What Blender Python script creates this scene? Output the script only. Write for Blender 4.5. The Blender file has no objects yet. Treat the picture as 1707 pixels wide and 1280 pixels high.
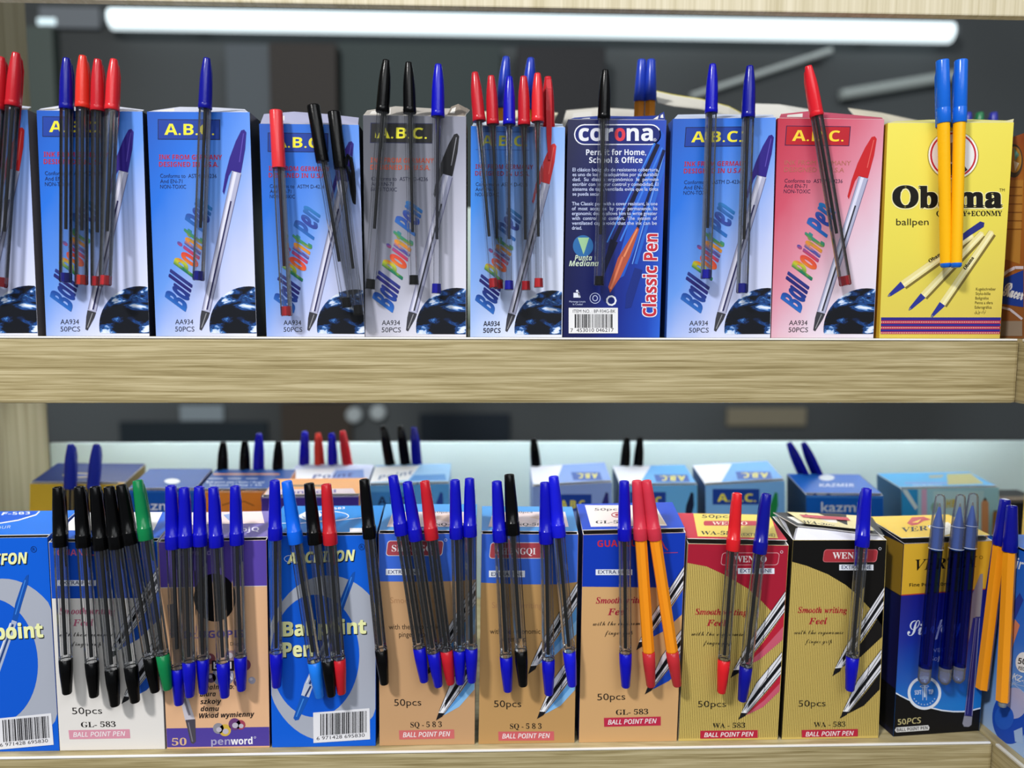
import bpy, math, random
import numpy as np
from mathutils import Vector, Matrix

random.seed(7)
SC = bpy.context.scene
COL = SC.collection

# ------------------------------------------------------------------ camera
F_PX = 1260.0
EYE = 1.45
CAM = np.array([0.0, -0.49, EYE])
PITCH, YAW, ROLL = math.radians(5.35), math.radians(1.95), math.radians(0.22)
_F = np.array([math.sin(YAW) * math.cos(PITCH), math.cos(YAW) * math.cos(PITCH), -math.sin(PITCH)])
_X0 = np.array([math.cos(YAW), -math.sin(YAW), 0.0])
_U0 = np.cross(_X0, _F)
AX = _X0 * math.cos(ROLL) + _U0 * math.sin(ROLL)
AU = _U0 * math.cos(ROLL) - _X0 * math.sin(ROLL)
cam_data = bpy.data.cameras.new('camera')
cam = bpy.data.objects.new('camera', cam_data)
COL.objects.link(cam)
cam.matrix_world = Matrix(((AX[0], AU[0], -_F[0], CAM[0]), (AX[1], AU[1], -_F[1], CAM[1]),
                           (AX[2], AU[2], -_F[2], CAM[2]), (0, 0, 0, 1)))
cam_data.sensor_width = 36.0
cam_data.lens = F_PX / 1707.0 * 36.0
cam_data.clip_start = 0.01
cam_data.clip_end = 50
cam_data.dof.use_dof = True
cam_data.dof.focus_distance = 0.500
cam_data.dof.aperture_fstop = 3.3
SC.camera = cam

# ------------------------------------------------------------------ world, lights, exposure
SC.view_settings.view_transform = 'Standard'
SC.view_settings.look = 'None'
SC.view_settings.gamma = 1.0
SC.view_settings.use_curve_mapping = False
SC.view_settings.exposure = -0.17
SC.cycles.transparent_max_bounces = 40
SC.cycles.max_bounces = 8
SC.cycles.caustics_reflective = False
SC.cycles.caustics_refractive = False

w = bpy.data.worlds.new('world')
SC.world = w
w.use_nodes = True
w.node_tree.nodes['Background'].inputs[0].default_value = (0.86, 0.93, 1.0, 1)
w.node_tree.nodes['Background'].inputs[1].default_value = 0.24


def area_light(name, loc, target, sx, sy, power, color):
    d = bpy.data.lights.new(name, 'AREA')
    d.shape = 'RECTANGLE'
    d.size, d.size_y = sx, sy
    d.energy = power
    d.color = color
    o = bpy.data.objects.new(name, d)
    COL.objects.link(o)
    o.location = loc
    v = Vector(target) - Vector(loc)
    o.rotation_euler = v.to_track_quat('-Z', 'Y').to_euler()
    return o


area_light('ceiling_lamp_key', (-0.95, -1.30, EYE + 1.42), (0.02, 0, EYE - 0.08), 0.22, 0.16, 47, (1.0, 0.985, 0.96))
area_light('ceiling_lamp_fill', (0.75, -1.35, EYE + 1.5), (0.0, 0.05, EYE - 0.05), 1.3, 0.5, 12, (0.96, 0.98, 1.0))  # broad overhead fill added to lift the shade
area_light('window_light', (0.3, -2.3, EYE + 1.25), (0.0, 0.1, EYE - 0.1), 2.2, 0.7, 26, (0.95, 0.98, 1.0))  # wide soft fill added behind the camera, no real window


# ------------------------------------------------------------------ helpers: rays and planes
def rays(px):
    px = np.asarray(px, float).reshape(-1, 2)
    return (px[:, :1] - 853.5) / F_PX * AX + (640.0 - px[:, 1:]) / F_PX * AU + _F


class Plane:
    """A real surface of the shop: a point on it and its outward normal."""

    def __init__(self, p, n):
        self.p = np.asarray(p, float)
        n = np.asarray(n, float)
        self.n = n / np.linalg.norm(n)

    def hit(self, px, off=0.0):
        d = rays(px)
        t = ((self.p + self.n * off - CAM) @ self.n) / (d @ self.n)
        return CAM + d * t[:, None]


def project(p):
    """where a point of the shop is seen in the photograph"""
    d = np.asarray(p, float) - CAM
    z = d @ _F
    return np.array((853.5 + F_PX * (d @ AX) / z, 640.0 - F_PX * (d @ AU) / z))


def front(y):
    return Plane((0, y, 0), (0, -1, 0))


def level(z):
    return Plane((0, 0, z), (0, 0, 1))


# ------------------------------------------------------------------ materials
MATS = {}


def srgb(h):
    h = h.lstrip('#')
    c = [int(h[i:i + 2], 16) / 255 for i in (0, 2, 4)]
    return tuple((x / 12.92 if x <= 0.04045 else ((x + 0.055) / 1.055) ** 2.4) for x in c) + (1,)


def new_mat(key):
    m = bpy.data.materials.new(key)
    m.use_nodes = True
    MATS[key] = m
    return m, m.node_tree, m.node_tree.nodes['Principled BSDF']


def P(h, rough=0.45, spec=0.25):
    """ink or plain card of one colour, with a very slight mottle"""
    key = 'card_%s_%s' % (h, rough)
    if key in MATS:
        return MATS[key]
    m, nt, b = new_mat(key)
    b.inputs['Base Color'].default_value = srgb(h)
    b.inputs['Roughness'].default_value = rough
    b.inputs['Specular IOR Level'].default_value = spec
    return m


def plastic(h, rough=0.22, ribs=0.0):
    key = 'plastic_%s_%s' % (h, rough)
    if key in MATS:
        return MATS[key]
    m, nt, b = new_mat(key)
    n = nt.nodes
    tc = n.new('ShaderNodeTexCoord')
    no = n.new('ShaderNodeTexNoise')
    no.inputs['Scale'].default_value = 420
    bu = n.new('ShaderNodeBump')
    bu.inputs['Strength'].default_value = 0.12
    bu.inputs['Distance'].default_value = 0.0004
    nt.links.new(tc.outputs['Object'], no.inputs['Vector'])
    nt.links.new(no.outputs['Fac'], bu.inputs['Height'])
    nt.links.new(bu.outputs['Normal'], b.inputs['Normal'])
    b.inputs['Base Color'].default_value = srgb(h)
    b.inputs['Roughness'].default_value = rough
    b.inputs['Specular IOR Level'].default_value = 0.18 if h.startswith('#05') else 0.32
    b.inputs['Subsurface Weight'].default_value = 0.0
    return m


def clear(key, centre, edge, milky=0.01, gloss=0.10, shine=1.0, rim=0.0):
    """thin clear plastic: lets light through, darker where seen edge-on, with a sharp gloss"""
    if key in MATS:
        return MATS[key]
    m = bpy.data.materials.new(key)
    MATS[key] = m
    m.use_nodes = True
    nt = m.node_tree
    n = nt.nodes
    n.clear()
    out = n.new('ShaderNodeOutputMaterial')
    lw = n.new('ShaderNodeLayerWeight')
    lw.inputs['Blend'].default_value = 0.35
    rp = n.new('ShaderNodeValToRGB')
    rp.color_ramp.elements[0].position = 0.38
    rp.color_ramp.elements[0].color = srgb(centre)
    rp.color_ramp.elements[1].position = 0.8
    rp.color_ramp.elements[1].color = srgb(edge)
    tr = n.new('ShaderNodeBsdfTransparent')
    gl = n.new('ShaderNodeBsdfGlossy')
    gl.inputs['Roughness'].default_value = gloss
    df = n.new('ShaderNodeBsdfDiffuse')
    df.inputs['Color'].default_value = (0.85, 0.87, 0.9, 1)
    fr = n.new('ShaderNodeFresnel')
    fr.inputs['IOR'].default_value = 1.45
    m1 = n.new('ShaderNodeMixShader')
    m1.inputs[0].default_value = milky
    if rim:  # whitish edge streaks put into the plastic as painted highlights
        rm = n.new('ShaderNodeMapRange')
        rm.inputs['From Min'].default_value = 0.45; rm.inputs['From Max'].default_value = 0.95
        rm.inputs['To Min'].default_value = milky; rm.inputs['To Max'].default_value = rim
        nt.links.new(lw.outputs['Facing'], rm.inputs['Value']); nt.links.new(rm.outputs[0], m1.inputs[0])
    m2 = n.new('ShaderNodeMixShader')
    L = nt.links.new
    L(lw.outputs['Facing'], rp.inputs['Fac'])
    L(rp.outputs['Color'], tr.inputs['Color'])
    L(tr.outputs[0], m1.inputs[1])
    L(df.outputs[0], m1.inputs[2])
    sh = n.new('ShaderNodeMath'); sh.operation = 'MULTIPLY'; sh.inputs[1].default_value = shine
    L(fr.outputs[0], sh.inputs[0]); L(sh.outputs[0], m2.inputs[0])
    L(m1.outputs[0], m2.inputs[1])
    L(gl.outputs[0], m2.inputs[2])
    L(m2.outputs[0], out.inputs['Surface'])
    return m


def uv_ramp(key, ax, ay, stops, noise=0.0, nscale=4, rough=0.38, ypow=1.0):
    """printed colour gradient over a face: position ax*u + ay*v (v runs down from the top edge)"""
    if key in MATS:
        return MATS[key]
    m, nt, b = new_mat(key)
    n = nt.nodes
    L = nt.links.new
    uv = n.new('ShaderNodeUVMap')
    sep = n.new('ShaderNodeSeparateXYZ')
    L(uv.outputs[0], sep.inputs[0])
    mx = n.new('ShaderNodeMath'); mx.operation = 'MULTIPLY'; mx.inputs[1].default_value = ax
    my = n.new('ShaderNodeMath'); my.operation = 'MULTIPLY'; my.inputs[1].default_value = ay
    pw = n.new('ShaderNodeMath'); pw.operation = 'POWER'; pw.inputs[1].default_value = ypow
    ad = n.new('ShaderNodeMath'); ad.operation = 'ADD'
    L(sep.outputs[0], mx.inputs[0]); L(sep.outputs[1], pw.inputs[0]); L(pw.outputs[0], my.inputs[0])
    L(mx.outputs[0], ad.inputs[0]); L(my.outputs[0], ad.inputs[1])
    fac = ad.outputs[0]
    if noise:
        no = n.new('ShaderNodeTexNoise'); no.inputs['Scale'].default_value = nscale
        L(uv.outputs[0], no.inputs['Vector'])
        mn = n.new('ShaderNodeMath'); mn.operation = 'MULTIPLY_ADD'
        mn.inputs[1].default_value = noise; mn.inputs[2].default_value = -noise / 2
        L(no.outputs['Fac'], mn.inputs[0])
        a2 = n.new('ShaderNodeMath'); a2.operation = 'ADD'
        L(fac, a2.inputs[0]); L(mn.outputs[0], a2.inputs[1])
        fac = a2.outputs[0]
    rp = n.new('ShaderNodeValToRGB')
    el = rp.color_ramp.elements
    el[0].position, el[0].color = stops[0][0], srgb(stops[0][1])
    el[1].position, el[1].color = stops[-1][0], srgb(stops[-1][1])
    for p, c in stops[1:-1]:
        e = el.new(p); e.color = srgb(c)
    L(fac, rp.inputs['Fac'])
    L(rp.outputs['Color'], b.inputs['Base Color'])
    b.inputs['Roughness'].default_value = rough
    b.inputs['Specular IOR Level'].default_value = 0.4
    return m


def globe_mat():
    if 'globe' in MATS:
        return MATS['globe']
    m, nt, b = new_mat('globe')
    n = nt.nodes; L = nt.links.new
    uv = n.new('ShaderNodeUVMap')
    mp = n.new('ShaderNodeMapping'); mp.inputs['Location'].default_value = (3.1, 1.7, 0)
    mp.inputs['Rotation'].default_value = (0, 0, 0.7); mp.inputs['Scale'].default_value = (0.9, 1.9, 1)
    no = n.new('ShaderNodeTexNoise'); no.inputs['Scale'].default_value = 1.5; no.inputs['Detail'].default_value = 6
    no.inputs['Distortion'].default_value = 0.5
    rp = n.new('ShaderNodeValToRGB')
    el = rp.color_ramp.elements
    el[0].position, el[0].color = 0.49, srgb('#060a16')
    el[1].position, el[1].color = 0.66, srgb('#e8eefc')
    for p, c in ((0.525, '#0c1f44'), (0.55, '#1c4c94'), (0.57, '#0e2148'), (0.595, '#3a78c4'), (0.62, '#c9d9f4')):
        e = el.new(p); e.color = srgb(c)
    L(uv.outputs[0], mp.inputs[0]); L(mp.outputs[0], no.inputs['Vector'])
    L(no.outputs['Fac'], rp.inputs['Fac']); L(rp.outputs['Color'], b.inputs['Base Color'])
    b.inputs['Roughness'].default_value = 0.35
    return m


def wood(key, along, light, dark, mid):
    if key in MATS:
        return MATS[key]
    m, nt, b = new_mat(key)
    n = nt.nodes; L = nt.links.new
    tc = n.new('ShaderNodeTexCoord')
    mp = n.new('ShaderNodeMapping')
    sc = {'X': (11, 90, 520), 'Z': (210, 90, 3.0), 'Y': (160, 11, 520)}[along]
    mp.inputs['Scale'].default_value = sc
    n1 = n.new('ShaderNodeTexNoise'); n1.inputs['Scale'].default_value = 1.0; n1.inputs['Detail'].default_value = 8
    n1.inputs['Distortion'].default_value = 0.9
    n2 = n.new('ShaderNodeTexNoise'); n2.inputs['Scale'].default_value = 3.3; n2.inputs['Detail'].default_value = 3
    m2 = n.new('ShaderNodeMath'); m2.operation = 'MULTIPLY_ADD'; m2.inputs[1].default_value = 0.45
    rp = n.new('ShaderNodeValToRGB')
    el = rp.color_ramp.elements
    el[0].position, el[0].color = 0.48, srgb(dark)
    el[1].position, el[1].color = 0.92, srgb(light)
    e = el.new(0.68); e.color = srgb(mid)
    L(tc.outputs['Object'], mp.inputs[0]); L(mp.outputs[0], n1.inputs['Vector']); L(mp.outputs[0], n2.inputs['Vector'])
    L(n2.outputs['Fac'], m2.inputs[0]); L(n1.outputs['Fac'], m2.inputs[2])
    L(m2.outputs[0], rp.inputs['Fac']); L(rp.outputs['Color'], b.inputs['Base Color'])
    b.inputs['Roughness'].default_value = 0.45
    b.inputs['Specular IOR Level'].default_value = 0.3
    return m


def emit(key, h, s):
    if key in MATS:
        return MATS[key]
    m, nt, b = new_mat(key)
    b.inputs['Base Color'].default_value = srgb(h)
    b.inputs['Emission Color'].default_value = srgb(h)
    b.inputs['Emission Strength'].default_value = s
    return m


# ------------------------------------------------------------------ mesh builder
class MB:
    def __init__(self):
        self.v, self.f, self.m, self.uv, self.mats, self.smooth = [], [], [], [], [], []

    def mi(self, mat):
        if mat not in self.mats:
            self.mats.append(mat)
        return self.mats.index(mat)

    def add(self, verts, faces, mat, uvs=None, smooth=False):
        base = len(self.v)
        self.v.extend([tuple(map(float, p)) for p in verts])
        i = self.mi(mat)
        for f in faces:
            self.f.append([base + k for k in f])
            self.m.append(i)
            self.smooth.append(smooth)
            self.uv.extend([(uvs[k] if uvs is not None else (0, 0)) for k in f])

    def quad(self, a, b, c, d, mat, uv=True):
        self.add([a, b, c, d], [(0, 1, 2, 3)], mat, [(0, 1), (1, 1), (1, 0), (0, 0)] if uv else None)

    def box(self, lo, hi, mat):
        x0, y0, z0 = lo; x1, y1, z1 = hi
        v = [(x0, y0, z0), (x1, y0, z0), (x1, y1, z0), (x0, y1, z0), (x0, y0, z1), (x1, y0, z1), (x1, y1, z1), (x0, y1, z1)]
        self.add(v, [(3, 2, 1, 0), (4, 5, 6, 7), (0, 1, 5, 4), (1, 2, 6, 5), (2, 3, 7, 6), (3, 0, 4, 7)], mat)

    def lathe(self, prof, mat, seg=20, caps=True, smooth=True, flute=0.0, phase=0.0, squash=1.0):
        """prof: (z, r) pairs from top to bottom"""
        vs, fs = [], []
        for z, r in prof:
            for k in range(seg):
                a = 2 * math.pi * k / seg + phase
                rr = r * (1 - flute * (k % 2))
                vs.append((rr * math.cos(a), rr * math.sin(a) * squash, z))
        for i in range(len(prof) - 1):
            for k in range(seg):
                k2 = (k + 1) % seg
                fs.append((i * seg + k, (i + 1) * seg + k, (i + 1) * seg + k2, i * seg + k2))
        self.add(vs, fs, mat, smooth=smooth)
        if caps:
            self.add(vs[:seg], [tuple(range(seg))], mat)
            self.add(vs[-seg:], [tuple(reversed(range(seg)))], mat)

    def sweep(self, pts, wx, th, mat):
        """a flat strip following pts in the local y-z plane: width wx (may taper) in x, thickness th"""
        vs, fs = [], []
        n = len(pts)
        for i, (y, z) in enumerate(pts):
            y0, z0 = pts[max(0, i - 1)]; y1, z1 = pts[min(n - 1, i + 1)]
            dy, dz = y1 - y0, z1 - z0
            l = math.hypot(dy, dz) or 1
            ny, nz = -dz / l * th / 2, dy / l * th / 2
            wv = wx[i] / 2 if isinstance(wx, (list, tuple)) else wx / 2
            vs += [(-wv, y + ny, z + nz), (wv, y + ny, z + nz), (wv, y - ny, z - nz), (-wv, y - ny, z - nz)]
        for i in range(n - 1):
            for k in range(4):
                fs.append((4 * i + k, 4 * i + (k + 1) % 4, 4 * i + 4 + (k + 1) % 4, 4 * i + 4 + k))
        fs += [(3, 2, 1, 0), tuple(4 * (n - 1) + k for k in range(4))]
        self.add(vs, fs, mat)

    def mesh(self, name, origin=(0, 0, 0)):
        me = bpy.data.meshes.new(name)
        o = np.asarray(origin)
        me.from_pydata([tuple(np.asarray(p) - o) for p in self.v], [], self.f)
        for m in self.mats:
            me.materials.append(m)
        me.polygons.foreach_set('material_index', self.m)
        me.polygons.foreach_set('use_smooth', self.smooth)
        ul = me.uv_layers.new(name='UVMap')
        ul.data.foreach_set('uv', [c for p in self.uv for c in p])
        me.update()
        return me


def link(name, me, parent=None, loc=None):
    o = bpy.data.objects.new(name, me)
    COL.objects.link(o)
    if parent is not None:
        o.parent = parent
    if loc is not None:
        o.location = loc
    return o


def tag(o, label=None, cat=None, group=None, kind=None):
    if label: o['label'] = label
    if cat: o['category'] = cat
    if group: o['group'] = group
    if kind: o['kind'] = kind
    return o


def empty(name, loc):
    o = bpy.data.objects.new(name, None)
    o.empty_display_size = 0.02
    COL.objects.link(o)
    o.location = tuple(loc)
    return o


# ------------------------------------------------------------------ lettering
GL = {}


def _alpha(s, up, lo, dig=None, h=None):
    r = ''
    for c in s:
        if 'A' <= c <= 'Z': r += chr(up + ord(c) - 65)
        elif 'a' <= c <= 'z': r += (h if (h and c == 'h') else chr(lo + ord(c) - 97))
        elif c.isdigit() and dig: r += chr(dig + ord(c) - 48)
        else: r += c
    return r


def sb(s): return _alpha(s, 0x1D5D4, 0x1D5EE, 0x1D7EC)          # sans bold
def sbi(s): return _alpha(s, 0x1D63C, 0x1D656)                   # sans bold italic
def si(s): return _alpha(s, 0x1D608, 0x1D622)                    # sans italic
def rb(s): return _alpha(s, 0x1D400, 0x1D41A, 0x1D7CE)          # roman bold
def ri(s): return _alpha(s, 0x1D434, 0x1D44E, None, '\u210e')   # roman italic
def rbi(s): return _alpha(s, 0x1D468, 0x1D482)                   # roman bold italic
def scr(s): return _alpha(s, 0x1D4D0, 0x1D4EA)                   # script


def glyphs(s, bold=0.0):
    k = (s, bold)
    if k not in GL:
        c = bpy.data.curves.new('lettering', 'FONT')
        c.body = s
        c.resolution_u = 3
        c.offset = bold
        o = bpy.data.objects.new('lettering', c)
        COL.objects.link(o)
        bpy.context.view_layer.update()
        dg = bpy.context.evaluated_depsgraph_get()
        ev = o.evaluated_get(dg)
        me = ev.to_mesh()
        v = np.array([(p.co.x, p.co.y) for p in me.vertices]).reshape(-1, 2)
        f = [tuple(p.vertices) for p in me.polygons]
        ev.to_mesh_clear()
        bpy.data.objects.remove(o)
        bpy.data.curves.remove(c)
        GL[k] = (v, f)
    return GL[k]


# ------------------------------------------------------------------ printed artwork on a flat panel
LAY = 0.00005


def clip_poly(ps, quad):
    """keeps the part of a printed shape that lies on the panel (both in pixels)"""
    q = [np.array(p, float) for p in quad]
    c = sum(q) / len(q)
    out = [np.array(p, float) for p in ps]
    for i in range(len(q)):
        a, b = q[i], q[(i + 1) % len(q)]
        nrm = np.array([-(b - a)[1], (b - a)[0]])
        if nrm @ (c - a) < 0: nrm = -nrm
        nrm = nrm / np.linalg.norm(nrm)
        inside = [nrm @ (p - a) >= 0.25 for p in out]
        if all(inside): continue
        nw = []
        for k in range(len(out)):
            p, r = out[k], out[(k + 1) % len(out)]
            dp, dr = nrm @ (p - a) - 0.25, nrm @ (r - a) - 0.25
            if dp >= 0: nw.append(p)
            if (dp >= 0) != (dr >= 0): nw.append(p + (r - p) * dp / (dp - dr))
        out = nw
        if len(out) < 3: return []
    return out


class Art:
    """collects printed shapes lying on one panel of a carton"""

    def __init__(self, mb, plane, warp=None, quad=None):
        self.mb, self.pl, self.warp, self.quad = mb, plane, warp, quad

    def pts(self, px, lay):
        px = np.asarray(px, float).reshape(-1, 2)
        if self.warp:
            px = self.warp(px)
        return self.pl.hit(px, LAY * lay)

    def poly(self, px, mat, lay=1, uv=None, whole=False):
        if isinstance(mat, str): mat = P(mat)
        if self.quad is not None and not whole:
            px = np.asarray(px, float).reshape(-1, 2)
            if self.warp: px = self.warp(px)
            cl = clip_poly(px, self.quad)
            if len(cl) < 3: return
            if uv is not None and len(cl) != len(px):
                uv = [(0.3, 0.3)] * len(cl)
            p = self.pl.hit(np.array(cl), LAY * lay)
        else:
            p = self.pts(px, lay)
        n = len(p)
        nrm = np.zeros(3)
        for i in range(n):
            nrm += np.cross(p[i] - p[0], p[(i + 1) % n] - p[0])
        idx = tuple(range(n))
        if nrm @ self.pl.n < 0:
            idx = idx[::-1]
        self.mb.add(p, [idx], mat, uv)

    def rect(self, x0, y0, x1, y1, mat, lay=1):
        self.poly([(x0, y0), (x1, y0), (x1, y1), (x0, y1)], mat, lay, [(0, 0), (1, 0), (1, 1), (0, 1)])

    def rrect(self, x0, y0, x1, y1, r, mat, lay=1, slant=0):
        ps = []
        for cx, cy, a0 in ((x1 - r, y0 + r, -90), (x1 - r, y1 - r, 0), (x0 + r, y1 - r, 90), (x0 + r, y0 + r, 180)):
            for k in range(6):
                a = math.radians(a0 + 18 * k)
                x, y = cx + r * math.cos(a), cy + r * math.sin(a)
                ps.append((x + slant * (y1 - y) / (y1 - y0), y))
        self.poly(ps, mat, lay)

    def circ(self, cx, cy, rx, ry, mat, lay=1, n=40, clip=None, uvs=False):
        ps, uv = [], []
        for k in range(n):
            a = 2 * math.pi * k / n
            x, y = cx + rx * math.cos(a), cy + ry * math.sin(a)
            if clip:
                x = min(max(x, clip[0]), clip[2]); y = min(max(y, clip[1]), clip[3])
            ps.append((x, y)); uv.append(((x - cx) / rx, (y - cy) / ry))
        self.poly(ps, mat, lay, uv if uvs else None)

    def ring(self, cx, cy, rx, ry, wd, mat, lay=1, n=40):
        if isinstance(mat, str): mat = P(mat)
        ps = []
        for k in range(n):
            a = 2 * math.pi * k / n
            ps.append((cx + rx * math.cos(a), cy + ry * math.sin(a)))
            ps.append((cx + (rx - wd) * math.cos(a), cy + (ry - wd) * math.sin(a)))
        p = self.pts(ps, lay)
        self.mb.add(p, [(2 * k, 2 * k + 1, (2 * k + 3) % (2 * n), (2 * k + 2) % (2 * n)) for k in range(n)], mat)

    def line(self, a, b, wd, mat, lay=2, w2=None):
        a, b = np.array(a, float), np.array(b, float)
        d = b - a
        nn = np.array([-d[1], d[0]]) / (np.linalg.norm(d) or 1) / 2
        w2 = wd if w2 is None else w2
        self.poly([a + nn * wd, b + nn * w2, b - nn * w2, a - nn * wd], mat, lay)

    def path(self, ps, wd, mat, lay=2):
        for a, b in zip(ps[:-1], ps[1:]):
            self.line(a, b, wd, mat, lay)

    def text(self, s, p0, p1, h, mat, lay=3, shear=0.0, bold=0.0, up=None, uvs=False):
        """baseline from p0 to p1 (pixels of the photograph), capitals h high"""
        if isinstance(mat, str): mat = P(mat)
        if bold >= 0.01:
            k = bold * h * 0.9 if up is None else bold * 20
            for i, (ox, oy) in enumerate(((-k, -k), (k, -k), (-k, k), (k, k))):
                self.text(s, (p0[0] + ox, p0[1] + oy), (p1[0] + ox, p1[1] + oy), h, mat, lay + 0.2 * i, shear, 0.0, up, uvs)
            return
        v, f = glyphs(s, 0.0)
        if not len(v): return
        p0, p1 = np.array(p0, float), np.array(p1, float)
        d = p1 - p0
        L = np.linalg.norm(d)
        if up is None:
            up = np.array([d[1], -d[0]]) / L * h
        else:
            up = np.array(up, float)
        x0, x1 = v[:, 0].min(), v[:, 0].max()
        tx = (v[:, 0] - x0) / (x1 - x0)
        ty = v[:, 1] / 0.72
        px = p0 + tx[:, None] * d + ty[:, None] * (up + shear * d / L * np.linalg.norm(up))
        p = self.pts(px, lay)
        a, b, c = (p[i] for i in f[0][:3])
        flip = np.cross(b - a, c - a) @ self.pl.n < 0
        self.mb.add(p, [t[::-1] for t in f] if flip else f, mat, [(tx[i], ty[i]) for i in range(len(v))] if uvs else None)

    def barcode(self, x0, y0, x1, y1, tilt=0.0, lay=3, seed=3, mat='#15151a'):
        rnd = random.Random(seed)
        x = x0
        while x < x1 - 1:
            wd = rnd.choice([0.8, 0.8, 1.2, 1.8, 2.4])
            dy = tilt * (x - x0)
            self.poly([(x, y0 + dy), (x + wd, y0 + dy), (x + wd, y1 + dy), (x, y1 + dy)], mat, lay)
            x += wd + rnd.choice([0.8, 1.0, 1.3, 2.0])


# ------------------------------------------------------------------ cartons
CARD = '#e6e4e0'


class Carton:
    def __init__(self, label, TL, TR, BL, BR, zb, face, side, plane=None, depth=0.038, group=None, top_z=None, rise=0.0,
                 name='pen_carton', cat='box', inner='#d9d6cf'):
        self.px = [np.array(p, float) for p in (TL, TR, BL, BR)]
        pl = plane or front(0.007)
        self.pl = pl
        bl, br = pl.hit(BL)[0], pl.hit(BR)[0]
        tl, tr = pl.hit(TL)[0], pl.hit(TR)[0]
        zb = zb + 0.0002
        bl[2] = br[2] = zb
        if top_z is not None:
            tl[2] = tr[2] = top_z
        self.tl, self.tr, self.bl, self.br, self.rise = tl, tr, bl, br, rise
        self.back = -pl.n * depth
        self.depth = depth
        self.zb = zb
        base = (bl + br) / 2 + self.back / 2
        base[2] = zb
        self.origin = base
        self.root = tag(empty(name, base), label, cat, group)
        mb = self.mb = MB()
        b = self.back
        sm = P(side)
        wallm = P(inner)
        if isinstance(face, str): face = P(face)
        o_lo = [bl, br, br + b, bl + b]
        up = np.array((0, 0, rise))
        o_hi = [tl, tr, tr + b + up, tl + b + up]
        mb.add([tl, bl, br, tr], [(0, 1, 2, 3)], face, [(0, 0), (0, 1), (1, 1), (1, 0)])
        for i in (1, 2, 3):
            j = (i + 1) % 4
            mb.quad(o_hi[i], o_lo[i], o_lo[j], o_hi[j], sm)
        mb.add(o_lo, [(3, 2, 1, 0)], sm)
        t = 0.0005
        ux = (br - bl) / np.linalg.norm(br - bl) * t
        uy = b / np.linalg.norm(b) * t
        ins = [ux + uy, -ux + uy, -ux - uy, ux - uy]
        i_lo = [p + q + np.array([0, 0, t]) for p, q in zip(o_lo, ins)]
        i_hi = [p + q for p, q in zip(o_hi, ins)]
        for i in range(4):
            j = (i + 1) % 4
            mb.quad(i_hi[j], i_lo[j], i_lo[i], i_hi[i], wallm)
            mb.quad(o_hi[i], o_hi[j], i_hi[j], i_hi[i], P('#efeeec'))
        mb.add(i_lo, [(0, 1, 2, 3)], wallm)
        self.art = Art(mb, pl, quad=[self.px[0], self.px[1], self.px[3], self.px[2]])

    def norm_warp(self, ref, dx=0, dy=0):
        """maps pixels measured on another carton's face (corners ref) to this face"""
        rTL, rTR, rBL, rBR = [np.array(p, float) for p in ref]
        TL, TR, BL, BR = self.px

        def fn(px):
            v = (px[:, 1] - (rTL[1] + rTR[1]) / 2) / ((rBL[1] + rBR[1]) / 2 - (rTL[1] + rTR[1]) / 2)
            xl = rTL[0] + (rBL[0] - rTL[0]) * v
            xr = rTR[0] + (rBR[0] - rTR[0]) * v
            u = (px[:, 0] - xl) / (xr - xl)
            v, u = v[:, None], u[:, None]
            r = (TL * (1 - u) + TR * u) * (1 - v) + (BL * (1 - u) + BR * u) * v
            return r + np.array([dx, dy])
        return fn

    def finish(self):
        return link('carton_body', self.mb.mesh('carton_body', self.origin), self.root)

    def part(self, name, mb):
        return link(name, mb.mesh(name, self.origin), self.root)

    def flat_lid(self, color, art=None, y0=0.003, bump=0.0, lift=0.0, z=None):
        bump = 0.0
        """closed top flap: a panel from just behind the front edge to the back edge, with a tuck edge"""
        mb = MB()
        n = -self.pl.n
        d = self.depth
        zz = np.array([0, 0, 1.0])
        N = 8
        a0, a1 = self.tl + n * y0, self.tr + n * y0
        m = P(color) if isinstance(color, str) else color
        rows = []
        for i in range(N + 1):
            t = i / N
            up = zz * (0.0006 + lift * (1 - t) + self.rise * (t * d + (1 - t) * y0) / d)
            rows.append((a0 + n * (d - y0) * t + up, a1 + n * (d - y0) * t + up))
        for i in range(N):
            (p, q), (r, s) = rows[i], rows[i + 1]
            mb.quad(r, p, q, s, m)
            e = zz * 0.0005
            mb.quad(p - e, r - e, s - e, q - e, P('#e9e6e0'))
        p, q = rows[0]
        mb.quad(p, p - zz * 0.0005, q - zz * 0.0005, q, P('#e9e6e0'))
        for k in (0, 1):
            for i in range(N):
                a, b = rows[i][k], rows[i + 1][k]
                mb.quad(a, a - zz * 0.0005, b - zz * 0.0005, b, P('#e9e6e0'))
        if art:
            p0 = rows[0][0]
            nl = np.cross(rows[0][1] - p0, rows[-1][0] - p0)
            if nl[2] < 0: nl = -nl
            art(Art(mb, Plane(p0 + zz * 0.0001, nl), None, [project(q) for q in (rows[0][0], rows[0][1], rows[-1][1], rows[-1][0])]))
        return self.part('top_flap', mb)


def loft(mb, A, B, mat, th=0.0005, sub=1):
    """a card flap between two edges given as 3D polylines of equal length"""
    n = len(A)
    A, B = np.array(A), np.array(B)
    nr = np.cross(A[-1] - A[0], B[0] - A[0])
    nr = nr / np.linalg.norm(nr) * th
    for i in range(n - 1):
        mb.quad(B[i], A[i], A[i + 1], B[i + 1], mat)
        mb.quad(A[i] - nr, B[i] - nr, B[i + 1] - nr, A[i + 1] - nr, P('#e9e6e0'))
        mb.quad(B[i] - nr, B[i], B[i + 1], B[i + 1] - nr, P('#e9e6e0'))
        mb.quad(A[i], A[i] - nr, A[i + 1] - nr, A[i + 1], P('#e9e6e0'))
    for i in (0, n - 1):
        mb.quad(A[i], A[i] - nr, B[i] - nr, B[i], P('#e9e6e0'))


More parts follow.
